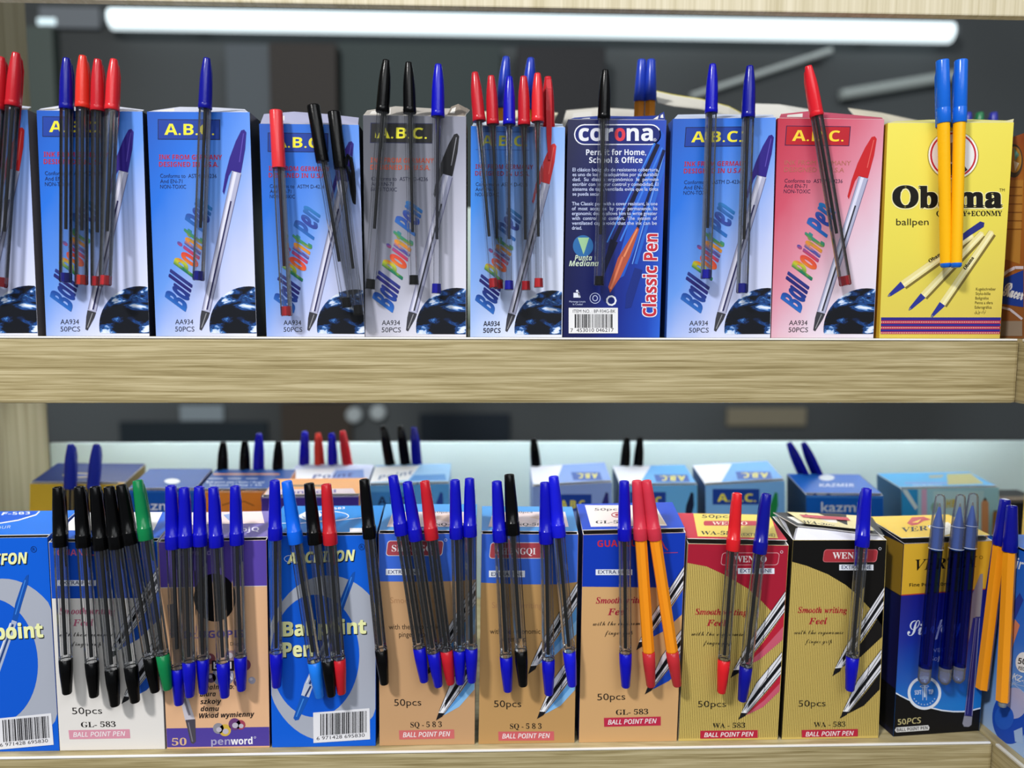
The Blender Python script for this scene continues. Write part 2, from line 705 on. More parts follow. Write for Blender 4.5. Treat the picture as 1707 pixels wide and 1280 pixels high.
def flap(c, name, pxA, yA, pxB, yB, mat, th=0.0005):
    """flap of carton c: near edge seen at pxA and lying yA deep, far edge seen at pxB and lying yB deep"""
    mb = MB()
    loft(mb, front(yA).hit(pxA), front(yB).hit(pxB), P(mat) if isinstance(mat, str) else mat, th)
    return c.part(name, mb)


# ------------------------------------------------------------------ pens (millimetre profiles, shared meshes)
CLEAR = lambda: clear('clear_barrel', '#f7f8f9', '#c4c7cc', 0.010, rim=0.36)
BORE = lambda: clear('clear_bore', '#fcfcfd', '#cfd2d6', 0.0, shine=0.5, rim=0.16)
BLUECLEAR = lambda: clear('blue_barrel', '#6288e6', '#1a2f96', 0.0, shine=0.6)
FROST = lambda: clear('frosted_cap', '#f2f4f8', '#b4bac4', 0.055, 0.18, 0.8)
PM = {}


def mm(prof):
    return [(z / 1000.0, r / 1000.0) for z, r in prof]


def pm(key, fn):
    if key not in PM:
        mb = MB()
        fn(mb)
        PM[key] = mb.mesh(key.split('|')[0])
    return PM[key]


def clip_pts(kind):
    if kind == 'A':
        return [(0.0020, 0.0318), (0.0042, 0.0300), (0.0058, 0.0240), (0.0060, 0.0100), (0.0059, -0.0060), (0.0060, -0.0220)], [.0022, .0030, .0036, .0038, .0034, .0012]
    if kind == 'G':
        return [(0.0018, 0.0285), (0.0042, 0.0275), (0.0057, 0.0225), (0.0060, 0.0100), (0.0060, -0.0120)], [.0024, .0030, .0034, .0036, .0020]
    if kind == 'B':
        return [(0.0020, 0.0360), (0.0044, 0.0345), (0.0058, 0.0280), (0.0060, 0.0120), (0.0060, -0.0050), (0.0060, -0.0150)], [.0024, .0032, .0036, .0036, .0032, .0016]
    return [(0.0020, 0.0355), (0.0046, 0.0350), (0.0059, 0.0320), (0.0060, 0.0150), (0.0060, 0.0030), (0.0060, -0.0010)], .0034


def hexbarrel(mb, z1, r, mat, bore=2.3, boremat=None, seg=6):
    mb.lathe(mm([(1.5, r), (z1 + 0.8, r), (z1, r - 0.5)]), mat, seg=seg, smooth=False, phase=math.pi / 6)
    if boremat:
        mb.lathe(mm([(1.4, bore), (z1 + 0.5, bore)]), boremat, seg=14, caps=False)


PEN_LEN = {'A': 148.0, 'B': 135.0, 'C': 137.0, 'D': 134.0, 'E': 135.0, 'F': 124.0, 'G': 128.0}
CAPH = {'A': 33.3, 'B': 38.0, 'C': 41.0, 'D': 37.0, 'E': 38.0, 'F': 35.0, 'G': 30.0}


def make_pen(kind, col, T, E, plane, offT=0.0053, offE=0.0085, label='', group=None, ink='#0c0b0c', refill=None,
             barrel=None, tail=None, flip=False, name='ballpoint_pen', tip=False, refill_len=None, scale=None, noclip=False):
    """T and E: where the cap top and the barrel end are seen; the pen stands offT / offE in front of the panel"""
    t, e = plane.hit(T, offT)[0], plane.hit(E, offE)[0]
    ax = t - e
    ln = np.linalg.norm(ax)
    ax = ax / ln
    s = scale or ln * 1000 / PEN_LEN[kind]
    org = t - ax * CAPH[kind] / 1000 * s           # collar bottom
    iny = plane.n if flip else -plane.n
    y = iny - ax * (iny @ ax)
    y /= np.linalg.norm(y)
    x = np.cross(y, ax)
    root = empty(name, org)
    root.matrix_world = Matrix(((x[0] * s, y[0] * s, ax[0] * s, org[0]), (x[1] * s, y[1] * s, ax[1] * s, org[1]),
                                (x[2] * s, y[2] * s, ax[2] * s, org[2]), (0, 0, 0, 1)))
    tag(root, label, 'pen', group)
    pc = plastic(col)
    H = CAPH[kind]
    L = PEN_LEN[kind] - H

    def cap_mesh(mb):
        if kind == 'A':
            mb.lathe(mm([(33.3, 1.5), (33.2, 2.1), (32.4, 2.35), (29, 2.9), (24, 3.6), (18, 4.05), (10, 4.25), (3, 4.35)]), pc, seg=28, flute=0.028, smooth=True)
            mb.lathe(mm([(3.2, 4.3), (2.2, 4.5), (0.3, 4.5), (0, 4.3)]), pc, seg=28)
        elif kind in 'BE':
            mb.lathe(mm([(37.2, 2.0), (38, 2.3), (38, 2.8), (37.6, 3.1), (30, 3.45), (18, 3.95), (8.2, 4.15), (8.0, 4.4), (7.4, 4.5), (0.4, 4.5), (0, 4.35)]), pc, seg=26)
        elif kind == 'C':
            mb.lathe(mm([(40.2, 3.2), (41, 3.5), (41, 3.9), (40.4, 4.1), (10.2, 4.3), (9.9, 4.2), (9.5, 4.35), (0.3, 4.4), (0, 4.25)]), pc, seg=26)
        elif kind == 'D':
            mb.lathe(mm([(37, 3.2), (36.8, 3.9), (36.0, 4.2), (2, 4.4), (0, 4.4)]), pc, seg=26)
        elif kind == 'G':
            mb.lathe(mm([(30, 2.2), (29.9, 2.9), (29.0, 3.2), (18, 3.8), (6, 4.35), (0.2, 4.5), (0, 4.4)]), pc, seg=26)

    def clip_mesh(mb):
        pts, wx = clip_pts('A' if kind == 'A' else ('G' if kind == 'G' else 'B' if kind in 'BE' else 'D'))
        mb.sweep(pts, wx, 0.0011, pc)

    if kind == 'F':
        fr = FROST()
        cap = link('cap', pm('cap|F', lambda mb: (
            mb.lathe(mm([(35, 1.2), (34.7, 2.2), (33, 2.9), (20, 3.9), (0.4, 4.45), (0, 4.45)]), fr, seg=26, caps=False),
            mb.lathe(mm([(0.4, 4.55), (0, 4.55)]), P('#cfd6e4', 0.2), seg=26, caps=False),
            mb.lathe(mm([(14.6, 4.22), (14.3, 4.22)]), P('#b9c4dc', 0.2), seg=26, caps=False))), root)
        link('barrel', pm('barrel|F', lambda mb: mb.lathe(mm([(-1, 4.0), (-80, 3.9)]), BLUECLEAR(), seg=22)), root)
        link('grip', pm('grip|F', lambda mb: mb.lathe(
            mm([(27, 0.7), (25.5, 1.0), (15, 3.1), (14, 3.4)] + [(13.4 - 1.1 * k, 3.5 - 0.25 * (k % 2)) for k in range(12)] + [(-0.9, 3.6)]),
            plastic('#184ca4', 0.3), seg=22)), root)
        link('writing_tip', pm('writing_tip|F', lambda mb: mb.lathe(mm([(29.5, 0.25), (28.5, 0.5), (26.5, 0.75)]), plastic('#6d6a66', 0.25), seg=12)), root)
        link('refill', pm('refill|F', lambda mb: mb.lathe(mm([(-1.2, 1.15), (-76, 1.15)]), plastic('#0e1758', 0.3), seg=12)), root)
        link('end_plug', pm('end_plug|F', lambda mb: mb.lathe(mm([(-78, 3.95)] + [(-80 - k * 1.1, 3.95 - 0.2 * (k % 2)) for k in range(5)] + [(-87, 3.6), (-89, 2.0)]), clear('milky_plug', '#b8cbf0', '#7c96cc', 0.14), seg=22)), root)
        return root
    cap = link('cap', pm('cap|%s%s' % (kind, col), cap_mesh), root)
    if not noclip:
        link('clip', pm('clip|%s%s' % (kind, col), clip_mesh), cap)
    if kind == 'A' and barrel:
        link('barrel', pm('barrel|A' + barrel, lambda mb: mb.lathe(mm([(1.5, 3.95), (-L, 3.95)]), plastic(barrel, 0.25), seg=6, smooth=False, phase=math.pi / 6)), root)
    elif kind in 'AD':
        link('barrel', pm('barrel|' + kind, lambda mb: hexbarrel(mb, -L, 3.95, CLEAR(), 2.2, BORE())), root)
        rl = refill_len or (79 if kind == 'A' else 66)
        link('refill', pm('refill|%s%s%s' % (kind, ink, rl), lambda mb: mb.lathe(mm([(1.2, 1.05), (-rl, 1.05)]), plastic(ink, 0.3), seg=14)), root)
        link('end_plug', pm('end_plug|%s%s' % (kind, col), lambda mb: mb.lathe(mm([(-L + 6.6, 2.9), (-L + 0.35, 3.1)]), plastic(tail or col, 0.25), seg=16)), root)
    elif kind == 'B':
        link('barrel', pm('barrel|B', lambda mb: (hexbarrel(mb, -74.0, 3.9, CLEAR(), 2.2, BORE(), seg=8),
                                                 mb.lathe(mm([(-72.6, 4.0), (-73.2, 4.12), (-74, 4.12)]), CLEAR(), seg=20, caps=False))), root)
        rl = refill_len or 71
        link('refill', pm('refill|B%s%s' % (ink, rl), lambda mb: mb.lathe(mm([(1.2, 1.1), (-rl, 1.1)]), plastic(ink, 0.3), seg=14)), root)
        link('end_plug', pm('end_plug|B%s' % (tail or col), lambda mb: mb.lathe(mm([(-74.05, 3.7), (-74.3, 4.1), (-82, 3.95), (-96.2, 2.85), (-97, 2.4)]), plastic(tail or col), seg=22)), root)
    elif kind == 'E':
        link('barrel', pm('barrel|E' + barrel, lambda mb: mb.lathe(mm([(1, 3.85), (-73.2, 3.85), (-74, 3.5)]), plastic(barrel, 0.25), seg=8, smooth=False, phase=math.pi / 8)), root)
        link('end_plug', pm('end_plug|E%s' % (tail or col), lambda mb: mb.lathe(mm([(-74.05, 3.6), (-74.3, 4.1), (-82, 3.95), (-96.2, 2.85), (-97, 2.4)]), plastic(tail or col), seg=22)), root)
    elif kind == 'C':
        link('barrel', pm('barrel|C' + barrel, lambda mb: mb.lathe(mm([(1, 3.8), (-93, 3.6)]), plastic(barrel, 0.25), seg=24)), root)
        link('end_plug', pm('end_plug|C' + col, lambda mb: mb.lathe(mm([(-93.0, 3.55), (-93.3, 3.62), (-95, 3.45), (-96, 2.6)]), pc, seg=22)), root)
    elif kind == 'G':
        link('barrel', pm('barrel|G' + barrel, lambda mb: mb.lathe(mm([(1, 3.95), (-98, 3.95)]), plastic(barrel, 0.25), seg=6, smooth=False, phase=0.2)), root)
        if tip:
            link('end_plug', pm('end_plug|G', lambda mb: mb.lathe(mm([(-98.02, 2.6), (-101.5, 2.3), (-102, 1.6)]), plastic('#8a8f92', 0.3), seg=14)), root)
    return root


# ------------------------------------------------------------------ shelving
def zat(px, py, y=0.0):
    return front(y).hit((px, py))[0][2]


Z_TOP = zat(853, 12.5)            # underside of the board above
Z_UP = zat(853, 563.0)            # top of the middle board
Z_UPB = zat(853, 672.5)           # its underside
Z_LO = zat(853, 1249.5)           # top of the lower board
Z_LOB = Z_LO - (Z_UP - Z_UPB)
XC = (front(0).hit((1655, 1235))[0][0] + front(0).hit((1704, 563))[0][0]) / 2   # where the corner return starts
YB = 0.275                        # back of the shelves
XL = front(YB).hit((79, 690))[0][0]                                              # inner face of the side panel

WOOD_X = wood('wood_along', 'X', '#c4b68f', '#86774f', '#a6976e')
WOOD_Y = wood('wood_return', 'Y', '#b6a780', '#8a7b54', '#a2936b')
WOOD_Z = wood('wood_upright', 'Z', '#b5ab8e', '#948a6c', '#a69c7e')
EDGE = P('#f4f2ee', 0.25, 0.5)


def bevel_box(lo, hi, mat, r=0.0015):
    import bmesh
    bm = bmesh.new()
    bmesh.ops.create_cube(bm, size=1.0)
    for v in bm.verts:
        v.co = Vector([lo[i] + (hi[i] - lo[i]) * (v.co[i] + 0.5) for i in range(3)])
    bmesh.ops.bevel(bm, geom=list(bm.edges), offset=r, segments=2, affect='EDGES', profile=0.6)
    me = bpy.data.meshes.new('board')
    bm.to_mesh(me)
    bm.free()
    me.materials.append(mat)
    return me


shelf = tag(empty('display_shelf', (0, 0.13, Z_LOB)), 'light wood display shelving with three horizontal boards and a pale low back', 'shelf')
SO = np.array((0, 0.13, Z_LOB))


def sub(o):
    o.data.transform(Matrix.Translation(-Vector(SO)))
    return o


XR = XC - 0.0006
sub(link('fascia', bevel_box((XL - 0.03, 0, Z_TOP), (XR + 0.3, 0.007, Z_TOP + 0.060), wood('wood_top', 'Z', '#dcd2b8', '#c0b492', '#cfc4a6'), 0.001), shelf))  # paler wood: the stronger light up here is put into its colour
mid = sub(link('shelf_board', bevel_box((XL - 0.03, 0, Z_UPB), (XR, YB + 0.02, Z_UP), WOOD_X, 0.0022), shelf))
low = sub(link('shelf_board', bevel_box((XL - 0.03, 0, Z_LOB), (XR, YB + 0.02, Z_LO), WOOD_X, 0.0022), shelf))
for b, z in ((mid, Z_UP), (low, Z_LO)):
    sub(link('edge_band', bevel_box((XL - 0.03, -0.0006, z - 0.0010), (XR - 0.002, 0.0010, z + 0.0002), EDGE, 0.0003), b))
sub(link('side_panel', bevel_box((XL - 0.02, 0.0, Z_LO + 0.0002), (XL, YB, Z_UPB - 0.0002), WOOD_Z, 0.001), shelf))
sub(link('side_panel', bevel_box((XL - 0.02, 0.0072, Z_UP + 0.0002), (XL, YB, Z_TOP + 0.3), WOOD_Z, 0.001), shelf))
sub(link('light_strip', bevel_box((XL + 0.03, 0.098, Z_UPB - 0.007), (0.55, 0.114, Z_UPB - 0.0002), P('#c8ccd0'), 0.001), shelf))  # housing of an added strip that brightens the back row
fill_front_mb = MB(); fill_front_mb.box((XL + 0.035, 0.099, Z_UPB - 0.0082), (0.545, 0.113, Z_UPB - 0.0071), emit('led_glow', '#f4faff', 8.0))  # glowing bar added to light the back-row fronts and lids
ls = sub(link('light_strip', bevel_box((XL + 0.03, 0.226, Z_UPB - 0.007), (0.55, 0.242, Z_UPB - 0.0002), P('#c8ccd0'), 0.001), shelf))  # second added strip, there to brighten the mint panel
fill_back_mb = MB(); fill_back_mb.box((XL + 0.035, 0.227, Z_UPB - 0.0082), (0.545, 0.241, Z_UPB - 0.0071), emit('led_glow_back', '#f4faff', 26.0))  # added glow for the back panel and side panel
sub(link('diffuser', fill_back_mb.mesh('diffuser'), ls))
sub(link('diffuser', fill_front_mb.mesh('diffuser'), [o for o in shelf.children if o.name.startswith('light_strip')][0]))
zm = front(YB).hit((900, 737))[0][2]
MINT = P('#d8ebe8', 0.25, 0.5)
sub(link('back_panel', bevel_box((XL + 0.0005, YB, Z_LO + 0.0003), (0.62, YB + 0.006, zm), MINT, 0.0008), shelf))
sub(link('back_panel', bevel_box((XL + 0.0005, YB, Z_UP + 0.0003), (0.62, YB + 0.006, Z_UP + 0.12), MINT, 0.0008), shelf))

corner = tag(empty('corner_shelf', (XC + 0.12, 0.0, Z_LOB)), 'light wood return shelf running towards the viewer at the right-hand corner', 'shelf')
CO = Vector((XC + 0.12, 0.0, Z_LOB))
for z0, z1 in ((Z_UPB, Z_UP), (Z_LOB, Z_LO)):
    b = link('shelf_board', bevel_box((XC, -0.30, z0), (XC + 0.24, YB + 0.02, z1), WOOD_Y, 0.0022), corner)
    b.data.transform(Matrix.Translation(-CO))
    e = link('edge_band', bevel_box((XC - 0.0005, -0.30, z1 - 0.0016), (XC + 0.002, -0.002, z1 + 0.0003), P('#d8d2c2', 0.3), 0.0005), b)
    e.data.transform(Matrix.Translation(-CO))
e = link('upright', bevel_box((XC + 0.2, -0.30, Z_LO), (XC + 0.24, -0.24, Z_UPB), WOOD_Z, 0.001), corner)
e.data.transform(Matrix.Translation(-CO))

# ------------------------------------------------------------------ the dim shop behind the shelves
m, nt, bs = new_mat('dark_wall')
tc = nt.nodes.new('ShaderNodeTexCoord'); no = nt.nodes.new('ShaderNodeTexNoise')
no.inputs['Scale'].default_value = 1.6; no.inputs['Detail'].default_value = 1
rp = nt.nodes.new('ShaderNodeValToRGB')
rp.color_ramp.elements[0].position = 0.35; rp.color_ramp.elements[0].color = srgb('#35393a')
rp.color_ramp.elements[1].position = 0.65; rp.color_ramp.elements[1].color = srgb('#4c5255')
nt.links.new(tc.outputs['Object'], no.inputs['Vector']); nt.links.new(no.outputs['Fac'], rp.inputs['Fac'])
nt.links.new(rp.outputs['Color'], bs.inputs['Base Color']); bs.inputs['Roughness'].default_value = 0.8
YW = 1.25
fl = MB()
fl.box((-2.6, -3.0, -0.05), (2.8, YW + 0.05, 0.0), P('#8d8a84', 0.5))
tag(link('floor', fl.mesh('floor')), kind='structure')
mb = MB()
mb.box((-2.6, YW, 0.0), (2.8, YW + 0.05, 3.0), m)
tag(link('wall_back', mb.mesh('wall_back')), kind='structure')


def bg_box(name, label, cat, x0, y0, x1, y1, depth, color, group=None, rough=0.6):
    """a cabinet or panel of the dim shop, seen from pixel (x0,y0) to (x1,y1) at distance Y"""
    Y = YW - depth
    a, b = front(Y).hit((x0, y1))[0], front(Y).hit((x1, y0))[0]
    me = bevel_box((-(b[0] - a[0]) / 2, 0, 0), ((b[0] - a[0]) / 2, depth, b[2] - a[2]), P(color, rough), 0.002)
    o = link(name, me, None, ((a[0] + b[0]) / 2, Y, a[2]))
    return tag(o, label, cat, group)


def tube(name, label, p0, p1, r, mat, fit=None, cat='lamp'):
    Y = YW - r - 0.012
    a, b = front(Y).hit(p0)[0], front(Y).hit(p1)[0]
    d = Vector(b - a)
    root = tag(empty(name, (a + b) / 2), label, cat)
    root.rotation_euler = d.to_track_quat('Z', 'Y').to_euler()
    h = d.length / 2
    mb = MB(); mb.lathe([(h, r), (-h, r)], mat, seg=20)
    link('tube', mb.mesh('tube'), root)
    qi = root.rotation_euler.to_matrix().inverted()
    for s in (-.8, .8):
        base = qi @ Vector((0, r + 0.006, 0))
        mb = MB(); mb.box((-0.012, -0.012, -0.014), (0.012, 0.012, 0.014), P('#3a3d40'))
        link('bracket', mb.mesh('bracket'), root, (base.x, base.y, s * h))
    if fit:
        for s in (-1, 1):
            mb = MB(); mb.lathe([(s * h + 0.012, r * 0.8), (s * h - 0.012, r * 0.8)], P(fit), seg=16)
            link('end_cap', mb.mesh('end_cap'), root)
    return root


tube('tube_lamp', 'long glowing white tube lamp hanging behind the upper row of cartons', (186, 32), (1584, 55), 0.0215, emit('tube_glow', '#eafaff', 1.15), '#5a6064')
tube('light_strip', 'thin dim light strip slanting behind the two blue-capped pens', (1152, 160), (1386, 84), 0.006, emit('strip_glow_a', '#98a09f', 0.30))  # reflection of a ceiling tube imitated by a glowing strip
tube('light_strip', 'broad dim light strip slanting towards the yellow pens', (1402, 158), (1590, 126), 0.011, emit('strip_glow_b', '#8f9896', 0.26))  # another reflected streak built as a glowing strip
bg_box('cabinet', 'blue-grey upright cabinet blurred behind the single blue-capped pen', 'cabinet', 392, 74, 450, 640, 0.06, '#4e565c')
bg_box('cabinet', 'dark brown cabinet blurred behind the red flat-topped pen', 'cabinet', 462, 72, 560, 640, 0.08, '#2c2825')
bg_box('cabinet', 'wide slate-green cabinet blurred behind the grey carton', 'cabinet', 575, 74, 835, 640, 0.05, '#303c3c')
bg_box('cabinet', 'near-black cabinet blurred behind the black-capped pen', 'cabinet', 860, 78, 1010, 640, 0.07, '#26272a')
bg_box('post', 'pale grey-green post blurred beside the wooden side panel', 'post', 62, 44, 86, 640, 0.03, '#4a5450')
bg_box('wall_lamp', 'small bright lamp glowing near the top of the wooden side panel', 'lamp', 62, 30, 92, 41, 0.012, '#ffffff').data.materials[0] = emit('patch_glow', '#cfe4ea', 0.8)
bg_box('wall_panel', 'grey panel on the dark wall beside the end of the tube lamp', 'panel', 66, 12, 165, 46, 0.010, '#6a7076')
bg_box('wall_panel', 'pale panel on the dark wall, under the middle board over the five blue-capped pens', 'panel', 300, 676, 372, 702, 0.010, '#7f8b92')
bg_box('wall_panel', 'beige panel on the dark wall, under the middle board over the sky-blue cartons', 'panel', 1212, 680, 1345, 710, 0.010, '#7a7462')
bg_box('wall_panel', 'blackish blue panel on the dark wall above the dark blue carton', 'panel', 200, 703, 445, 745, 0.010, '#1a252c')
bg_box('wall_panel', 'brown panel on the dark wall above the lilac carton', 'panel', 470, 672, 585, 765, 0.012, '#3a332c')
bg_box('wall_panel', 'navy panel on the dark wall above the gap beside the light blue carton', 'panel', 700, 690, 850, 765, 0.012, '#18222c')
for i, (cx, cy) in enumerate(((590, 692), (630, 688))):
    r0 = 0.018
    p = front(YW - 0.012).hit((cx, cy))[0]
    mb = MB(); mb.lathe([(0.004, r0 * .8), (0.002, r0), (-0.011, r0)], P('#a4adb0'), seg=24)  # pale disc put in for an out-of-focus bokeh circle
    o = link('wall_disc', mb.mesh('wall_disc'), None, tuple(p)); o.rotation_euler = (math.pi / 2, 0, 0)
    tag(o, ['pale blurred round disc on the wall, the one nearer the red back caps', 'pale blurred round disc on the wall, the one nearer the leaning black back caps'][i], 'disc', 'round discs on the dark wall')

# ------------------------------------------------------------------ globe cartons (upper board)
U2 = ((245, 186), (416, 187), (260, 556), (428, 556))
RAINBOW = lambda: uv_ramp('rainbow_lettering', 1.0, 0.0, [(0, '#2a6cc4'), (.10, '#1c3f94'), (.2, '#241f6e'), (.28, '#2c3a86'), (.335, '#1f7a4c'), (.38, '#b8c030'), (.42, '#e0662c'), (.50, '#d0343c'), (.56, '#2c4fa0'), (.60, '#e08a2a'), (.66, '#3f8a50'), (.74, '#2268b8'), (.86, '#2f3f96'), (1, '#2a78bc')], 0.08, 3)
SKINS = {
    'blue': ([(0, '#1654b8'), (.28, '#2270dc'), (.52, '#6698ea'), (.76, '#c2cbf2'), (1, '#e2e4f6')], '#1c3f9c', '#f4e63a', '#b3243c', '#2b1a80'),
    'bright': ([(0, '#1f78e6'), (.25, '#3f90f2'), (.5, '#8fb4f4'), (.78, '#d3dcf8'), (1, '#e4e8f8')], '#2a7ae4', '#dbe052', '#9c2f50', '#c82a2e'),
    'grey': ([(0, '#4c4e58'), (.28, '#6e707c'), (.52, '#9698aa'), (.78, '#d0d0e2'), (1, '#e2e2ee')], '#1d1d20', '#f0e83a', '#c0553c', '#15151a'),
    'red': ([(0, '#b8243e'), (.28, '#cc5068'), (.52, '#dd93a8'), (.75, '#e3cfe0'), (1, '#e6e2f2')], '#b8202c', '#f4d23a', '#b06a5a', '#c42228'),
}


def globe_carton(label, TL, TR, BL, BR, skin='blue', dx=0, dy=0, hdy=0, bold=False, redpen=False, side=None, lines=True, gx=0, top=None):
    stops, rc, yc, red, pcap = SKINS[skin]
    c = Carton(label, TL, TR, BL, BR, Z_UP, uv_ramp('face_' + skin, 0.45, 0.62, stops, 0.10, 3), side or '#1b2036', group=None, top_z=top)
    a = c.art
    a.warp = c.norm_warp(U2, dx, dy)
    # name plate
    h = hdy
    if skin == 'bright':
        for y in (200, 232):
            a.line((264, y + h), (362, y + h), 1, '#2456b0', 1)
        yc2 = yc
    else:
        a.rect(263, 199 + h, 367, 233 + h, '#1a1f4a', 1)
        a.rect(264.2, 200.2 + h, 365.8, 231.8 + h, rc, 2)
    a.text(sb('A.B.C.'), (274, 225 + h), (357, 225 + h), 18.5, yc, 3)
    if lines:
        a.text(sb('INK FROM GERMANY'), (265, 266 + h), (370, 266 + h), 8.2, red, 2)
        a.text(sb('DESIGNED IN U.S.A.'), (265, 278 + h), (364, 278 + h), 8.2, red, 2)
    else:
        a.text('INK FROM GERMANY', (265, 266 + h), (372, 266 + h), 8.2, red, 2)
        a.text('DESIGNED IN U.S.A', (265, 278 + h), (362, 278 + h), 8.2, red, 2)
    for s, x1, y in (('Conforms to  ASTM D-4236', 361, 296.5), ('And EN-71', 304, 305.5), ('NON-TOXIC', 310, 314.5)):
        a.text(s, (267, y + h), (x1, y + h), 6.8, '#16183c', 2, bold=0.004)
    for s, x1, y in (('AA934', 322, 540.5), ('50PCS', 324, 552.5)):
        a.text(sb(s) if bold else s, (292, y), (x1, y), 8.6, '#1c1c22', 2, bold=0.006)
    # printed pen
    cap = pcap if not redpen else '#c82a2e'
    a.poly([(387, 284), (402.5, 288), (350, 521), (336.5, 518)], '#aeb0cc', 1)
    a.poly([(390, 286), (395, 287.2), (343.5, 517), (340, 516.5)], '#dcdcf0', 2)
    a.line((385, 335), (345, 516), 2.6, '#34343f' if skin != 'blue' else '#2c2a58', 3)
    a.line((401.5, 290), (350, 519), 1.1, '#6c6c90', 3)
    a.line((387, 286), (337, 516), 1.0, '#7d7d9c', 3)
    a.poly([(336, 517), (350, 521), (347, 530), (336, 551), (332.5, 549), (334, 528)], '#3c3c44', 3)
    a.line((344, 522), (336, 546), 1.6, '#8c8c92', 4)
    a.poly([(402, 217), (407, 215.5), (410.5, 220), (408.5, 248), (401.5, 288), (386, 284), (381, 293), (373.5, 324), (371, 319), (375.5, 291), (383, 262), (393, 235)], cap, 4)
    a.line((406, 222), (399, 270), 1.4, '#5a4ab0' if skin == 'blue' and not redpen else '#8a8a92' if skin == 'grey' else '#e0605a', 5)
    # globe running off the corner
    cx, cy, r = 415 + gx, 543, 66
    ps, uv = [], []
    for k in range(48):
        t = 2 * math.pi * k / 48
        x, y = cx + r * math.cos(t), cy + r * math.sin(t)
        y = min(y, 555.6)
        x = min(x, 416 + 12 * (y - 187) / 369 - 0.4 - dx)
        ps.append((x, y)); uv.append(((x - cx) / r, (y - cy) / r))
    a.poly(ps, globe_mat(), 2, uv, True)
    # lettering climbing the carton
    a.text(sbi('Ball Point Pen'), (309, 519), (354, 345), 1, RAINBOW(), 3, bold=0.03, up=(-35, -21), uvs=True)
    return c


CB = {}
CB['U0'] = globe_carton('blue globe carton with a red printed pen, cut off beside the wooden side panel', (-132, 182), (46, 183), (-112, 556), (63, 555.5), 'blue', redpen=True, side='#6f6a70')
CB['U1'] = globe_carton('blue globe carton holding one blue-capped and three red-capped pens', (61, 184), (237.5, 186), (77, 556), (249, 556), 'blue', dx=-9, hdy=-3, gx=6)
CB['U2'] = globe_carton('blue globe carton holding a single blue-capped pen', (245, 186), (416, 187), (260, 556), (428, 556), 'blue')
CB['U3'] = globe_carton('blue globe carton holding one red and two black flat-topped pens', (432, 206), (598, 208), (444.5, 556), (608, 557), 'blue', dx=-3, hdy=3)
CB['U4'] = globe_carton('grey globe carton with a black name plate', (605, 192), (777, 194), (609, 557), (777, 557.5), 'grey', dx=-5, side='#1a1a1e')
CB['U5'] = globe_carton('bright blue globe carton crowded with red-capped pens', (785, 210), (942, 212), (784, 558), (937, 558), 'bright', dx=-8, hdy=-4, bold=True, redpen=True, side='#0d1d44')
CB['U7'] = globe_carton('blue globe carton holding two blue-capped pens', (1122, 198), (1293.5, 196), (1111, 558), (1284, 557), 'blue', dx=4, hdy=2, side='#2d56b4')
CB['U8'] = globe_carton('red globe carton holding one red-capped pen', (1297, 197), (1474, 199), (1285.5, 557), (1456, 557), 'red', dx=-4, side='#8e2036', lines=False)

# dark blue carton with the oval logo
c = CB['U6'] = Carton('dark blue carton with an oval white-outlined logo and a barcode', (947, 199), (1111, 200), (938.5, 558), (1099.5, 558), Z_UP,
                      uv_ramp('face_corona', 0.8, 0.10, [(0, '#0a0f3c'), (.3, '#0f195e'), (.55, '#142a8a'), (.78, '#1b44b4'), (.9, '#2a62d4')], 0.12, 3), '#0c1238')
a = c.art
a.rrect(957, 207, 1102, 241.5, 17, '#eef0fa', 1)
a.rrect(958.8, 208.8, 1100.2, 239.8, 15.5, '#16226e', 2)
a.text(sb('cor'), (965, 234.5), (1022, 234.5), 27, '#e4e6f4', 3, bold=0.012)
a.text(sb('o'), (1025, 234.5), (1042, 234.5), 27, '#d83a4a', 3, bold=0.012)
a.text(sb('na'), (1045, 234.5), (1088, 234.5), 27, '#e4e6f4', 3, bold=0.012)
a.ring(1091.5, 233, 2.6, 2.6, 0.6, '#e4e6f4', 3, 16)
a.text('R', (1090.5, 234.3), (1092.6, 234.3), 2.6, '#e4e6f4', 3)
a.poly([(1078, 268), (1100, 215), (1108, 225), (1104, 300), (1040, 460), (1020, 470)], '#2458c4', 1)
a.text(sb('Permit for Home,'), (977, 258.5), (1077, 258.5), 9.6, '#e6eafa', 4)
a.text(sb('School & Office'), (982, 271.5), (1071, 271.5), 9.6, '#e6eafa', 4)
for col, p, q, wd in (('#0c1030', (1097, 240), (1022, 405), 7), ('#3c7ade', (1104, 246), (1034, 402), 3), ('#0e1846', (1107, 250), (1048, 425), 5), ('#3f86e6', (1092, 236), (1012, 404), 2.2), ('#2a62c8', (1109, 270), (1060, 440), 5), ('#71a6f0', (1106, 260), (1054, 440), 1.4)):
    a.line(p, q, wd, col, 2)
a.poly([(1062, 378), (1065.5, 382), (1050, 428), (1034, 462), (1017, 488), (1014, 478), (1030, 430)], '#b0543f', 3)
a.line((1062, 382), (1040, 428), 3, '#e08a62', 4)
a.line((1038, 428), (1018, 482), 3.4, '#d87a58', 4)
a.poly([(1018, 398), (1030, 404), (1012, 446), (1004, 466), (1006, 440)], '#0b0f2e', 3)
a.poly([(1058, 446), (1071, 450), (1052, 512), (1042, 514), (1044, 490)], '#1c2f80', 3)
SP = ['El clásico bolígrafo de resistente cobertura,', 'es uno de los más adquiridos por su durabili-', 'dad.  Su  diseño  ergonómico  le  permite', 'escribir con  mayor control y comodidad. El', 'sistema de tapa ventilada evita que la tinta', 'se pueda secar.']
EN = ['The Classic pen with a cover resistant, is one', 'of  most  accepted  by  your  permanence. Its', 'ergonomic design allows him to write greater', 'with  control  and  comfort.  The  system  of', 'ventilated cap avoids that the ink can be', 'dried.']
